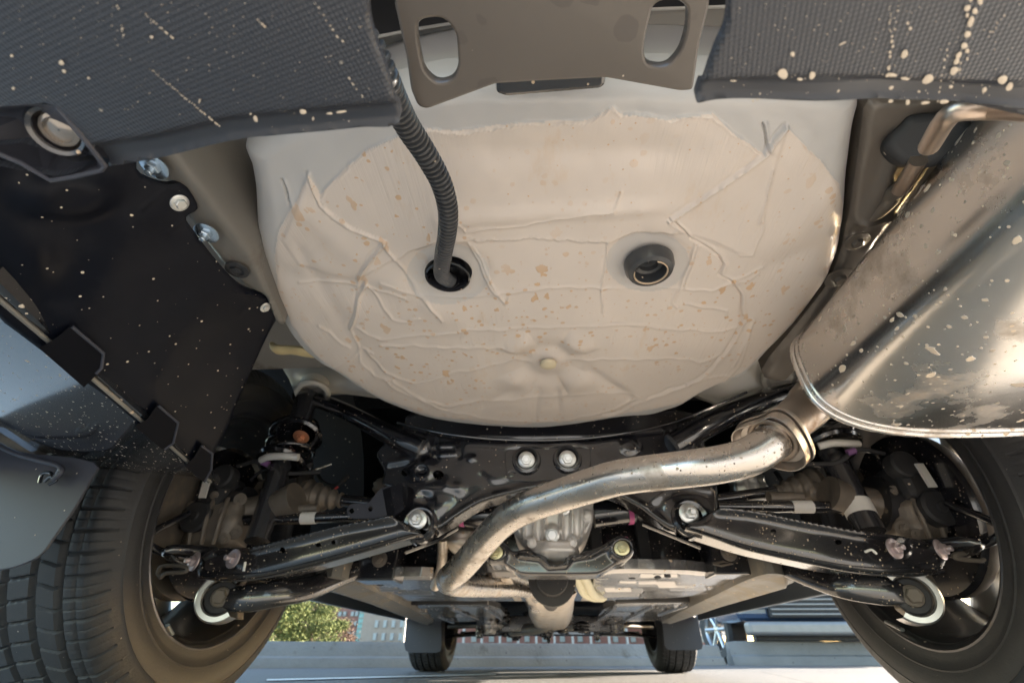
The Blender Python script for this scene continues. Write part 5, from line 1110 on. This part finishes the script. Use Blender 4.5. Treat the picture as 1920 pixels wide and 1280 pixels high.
# ---- wheels
def tyre_mesh():
    prof = []   # (x across, outward +; radius)
    W = .1125
    prof += [(-.092, .222), (-.100, .228), (-.1045, .236), (-.104, .245), (-.1075, .252), (-.1120, .260), (-.1138, .2615), (-.1128, .264), (-.1175, .275), (-.1195, .288), (-.1185, .298), (-.1197, .2995), (-.1183, .301), (-.1165, .304), (-.1135, .314), (-.1110, .320), (-.1075, .327), (-.102, .333)]
    n0 = len(prof); nt_ = 60
    for i in range(nt_+1):
        x = -.096+.192*i/nt_; prof.append((x, .345-.006*(abs(x)/.096)**3))
    prof += [(-p[0], p[1]) for p in prof[:n0][::-1]]
    NA = 1080; k = len(prof); P = np.array(prof); X = np.repeat(P[None, :, 0], NA, 0); R_ = np.repeat(P[None, :, 1], NA, 0)
    A = np.repeat(np.arange(NA)[:, None]*2*PI/NA, k, 1)
    tread = (np.arange(k) >= n0-3) & (np.arange(k) <= n0+nt_+3); T = np.repeat(tread[None], NA, 0)
    dep = np.zeros(X.shape)
    for gx in (-.062, -.022, .022, .062): dep = np.maximum(dep, .0075*np.clip(1.4-np.abs(X-gx)/.0042, 0, 1))
    dep = np.maximum(dep, .003*np.clip(1.3-np.abs(X+.084)/.002, 0, 1)*(X < 0)); dep = np.maximum(dep, .003*np.clip(1.3-np.abs(X-.084)/.002, 0, 1)*(X > 0))
    nb = 68; sk_ = np.where(np.abs(X) > .064, 0, np.where(X > .022, 9, np.where(X < -.022, -9, 5)))
    ph = (A/(2*PI)*nb+X*sk_) % 1
    wd = np.where(np.abs(X) > .064, .13, .10); dd = np.where(np.abs(X) > .064, .0045, .0055)
    dep = np.maximum(dep, np.where(T, dd*np.clip(1.5-np.abs(ph-.5)/wd*2, 0, 1), 0))
    ph2 = (A/(2*PI)*nb*2+X*sk_*2+.5) % 1; dep = np.maximum(dep, np.where(T & (np.abs(X) > .066), .0018*np.clip(1.5-np.abs(ph2-.5)/.12*2, 0, 1), 0))
    # shoulder bars and rings on the sidewall
    sh_ = (R_ > .310) & (R_ < .335) & ~T; ph3 = (A/(2*PI)*34) % 1
    R2 = R_-np.where(T, dep, 0)
    X2 = X+np.where(sh_, np.sign(X)*.0012*(np.abs(ph3-.5) < .28), 0)
    V = np.stack([X2, R2*np.cos(A), R2*np.sin(A)], -1).reshape(-1, 3)
    i, j = np.meshgrid(np.arange(NA), np.arange(k-1), indexing='ij'); i2 = (i+1) % NA
    Fc = np.stack([i*k+j, i*k+j+1, i2*k+j+1, i2*k+j], -1).reshape(-1, 4)
    me = bpy.data.meshes.new('tyre'); me.from_pydata(V.tolist(), [], Fc.tolist()); me.polygons.foreach_set('use_smooth', [True]*len(me.polygons)); me.set_sharp_from_angle(angle=math.radians(38)); me.materials.append(M['tyre']); return me
def rim_mesh():
    ax = (1, 0, 0); O = (0, 0, 0)
    b = [lathe_geo([(.222, -.092), (.236, -.100), (.238, -.104), (.233, -.105), (.226, -.100), (.221, -.085), (.214, -.075), (.212, -.02), (.196, .0), (.194, .06), (.215, .085), (.232, .104), (.222, .09)], O, ax, 96)]
    V1, F1 = merge(b); s = []
    s.append(lathe_geo([(.075, .045), (.078, .075), (.06, .088), (.03, .090), (.0005, .088)], O, ax, 40))
    for q in range(5):
        for off in (-.30, .30):
            a = 2*PI*q/5+off; d0 = np.array((0, math.cos(a-off*.3), math.sin(a-off*.3))); d1 = np.array((0, math.cos(a), math.sin(a)))
            s.append(tube_geo([np.array((.06, 0, 0))+d0*.05, np.array((.072, 0, 0))+d1*.12, np.array((.082, 0, 0))+d1*.17, np.array((.088, 0, 0))+d1*.214], [.034, .046, .060, .074], 14, flat=(1, .32)))
    V2, F2 = merge(s); n = len(V1)
    me = bpy.data.meshes.new('rim'); me.from_pydata([tuple(v) for v in V1+V2], [], F1+[tuple(i+n for i in f) for f in F2])
    me.materials.append(M['rimb']); me.materials.append(M['alloy'])
    me.polygons.foreach_set('material_index', [0]*len(F1)+[1]*len(F2)); me.polygons.foreach_set('use_smooth', [True]*len(me.polygons)); me.set_sharp_from_angle(angle=math.radians(40)); return me
TM, RM = tyre_mesh(), rim_mesh()
def wheel(name, sd, y, steer=0):
    c = Vector((sd*.785, y, .345)); e = empty(name, c, car)
    for nm, me in (('tyre', TM), ('rim', RM)):
        o = bpy.data.objects.new(nm, me); o.location = c; o.rotation_euler = (.4*sd, 0, (0 if sd > 0 else PI)+steer); link(o, e); WL[o.name] = c
    O = c-Vector((sd*.055, 0, 0))
    lathe('brake_disc', [(.03, 0), (.152, 0), (.154, -.004*sd), (.154, -.022*sd), (.152, -.026*sd), (.06, -.026*sd)], O+Vector((sd*.03, 0, 0)), (sd, 0, 0), M['castd'], e, 56)
    lathe('dust_shield', [(.04, 0), (.150, 0), (.156, sd*.008)], O-Vector((sd*.002, 0, 0)), (sd, 0, 0), M['gloss'], e, 56, .6, 5.4)
    lathe('hub_carrier', [(.0, -.05), (.05, -.05), (.055, .0), (.06, .05)], O-Vector((sd*.01, 0, 0)), (sd, 0, 0), M['castd'], e, 30)
    a = np.linspace(math.radians(200), math.radians(250), 8) if sd < 0 else np.linspace(math.radians(290), math.radians(340), 8)
    return e
for sd in (-1, 1):
    wheel('rear_wheel', sd, 1.01); wheel('front_wheel', sd, 3.65)
# wheel weights clipped on the inner rims
for pts in ([(318, 1170), (324, 1178), (320, 1182), (312, 1176)],): pass
for (x, y, y2, x2) in ((313, 1172, 1188, 322), (1662, 1165, 1180, 1692)):
    Pa, Pb = Xp(x, y, -.679 if x < 900 else .679), Xp(x2, y2, -.679 if x < 900 else .679)
    tube('wheel_weight', [Pa, Pb], .005, M['zinc'], car, 8, 1, flat=(1, .7))
# calipers (dark blocks inside the right and left rims)
for sd in (-1, 1):
    lump('brake_caliper', (sd*.735, 1.14, .40), (.04, .05, .07), M['castd'], 12+sd, amp=.1, k=4)
    tube('hub_casting', [(sd*.66, 1.0, .36), (sd*.72, 1.0, .35)], [.055, .06], M['rimb'], car, 20, 1)
    tube('stabiliser_bar', [(sd*.66, .93, .27), (sd*.70, .86, .26), (sd*.72, .93, .25)], .009, M['gloss'], car, 10)
    tube('parking_cable', [(sd*.72, .90, .335), (sd*.735, .84, .275), (sd*.70, .92, .255), (sd*.60, 1.05, .26)], .007, M['gloss'], car, 10)

# ---- outer body (seen from a step aside; it also makes the car's shadow)
side = [(.04, .32), (.60, .33), (.60, .45), (.66, .62), (.78, .73), (1.0, .765), (1.24, .73), (1.38, .60), (1.43, .30), (3.22, .28), (3.27, .50), (3.42, .68), (3.65, .745), (3.88, .68), (4.04, .50), (4.09, .27), (4.5, .28), (4.54, .55), (4.45, .85), (3.5, 1.02), (2.75, 1.48), (1.5, 1.56), (.45, 1.48), (.12, 1.10), (.02, .95), (-.02, .60)]
for sd in (-1, 1):
    bs = plate('body_side', [[np.array((sd*.895, y, z)) for y, z in side]], M['body'], car, (sd, 0, 0), .012, .003)
    plate('side_window', [[np.array((sd*.904, y, z)) for y, z in [(.55, 1.08), (.75, 1.40), (2.7, 1.40), (3.25, 1.06)]]], M['glass'], bs, (sd, 0, 0), .004, .001)
top = side[16:]
V = []; 
for y, z in top: V += [(-.89, y, z), (.89, y, z)]
mesh('body_shell', V, [(2*i, 2*i+1, 2*i+3, 2*i+2) for i in range(len(top)-1)], M['body'], car, smooth=False)
bk = mesh('rear_bumper_skin', [(-.89, .04, .32), (-.89, .03, BZ+.004), (-.20, .03, BZ+.004), (-.15, .02, .56), (.15, .02, .56), (.20, .03, BZ+.004), (.89, .03, BZ+.004), (.89, -.02, .60), (-.89, -.02, .60)], [(0, 1, 2, 3, 4, 5, 6, 7, 8)], M['body'], car, smooth=False)
mesh('engine_bay_floor', *box_geo((0, 3.6, .50), (1.3, 1.6, .02)), M['matte'], car, smooth=False)
for sd in (-1, 1):
    bxp('sill_side', sd*.885-.006, sd*.885+.006, 1.44, 3.22, .262, .36, M['body'])
    for yc in (1.01, 3.65):
        V = []; nA = 18
        for i in range(nA+1):
            a = PI*i/nA-.15+.3*i/nA*1
            for x in (.56, .89): V.append((sd*x, yc-math.cos(a)*.40, .36+math.sin(a)*.40))
        if yc < 2: V = V[2*6:]
        n_ = len(V)//2
        mesh('wheel_house', V, [(2*i, 2*i+1, 2*i+3, 2*i+2) for i in range(n_-1)], M['matte'], car)
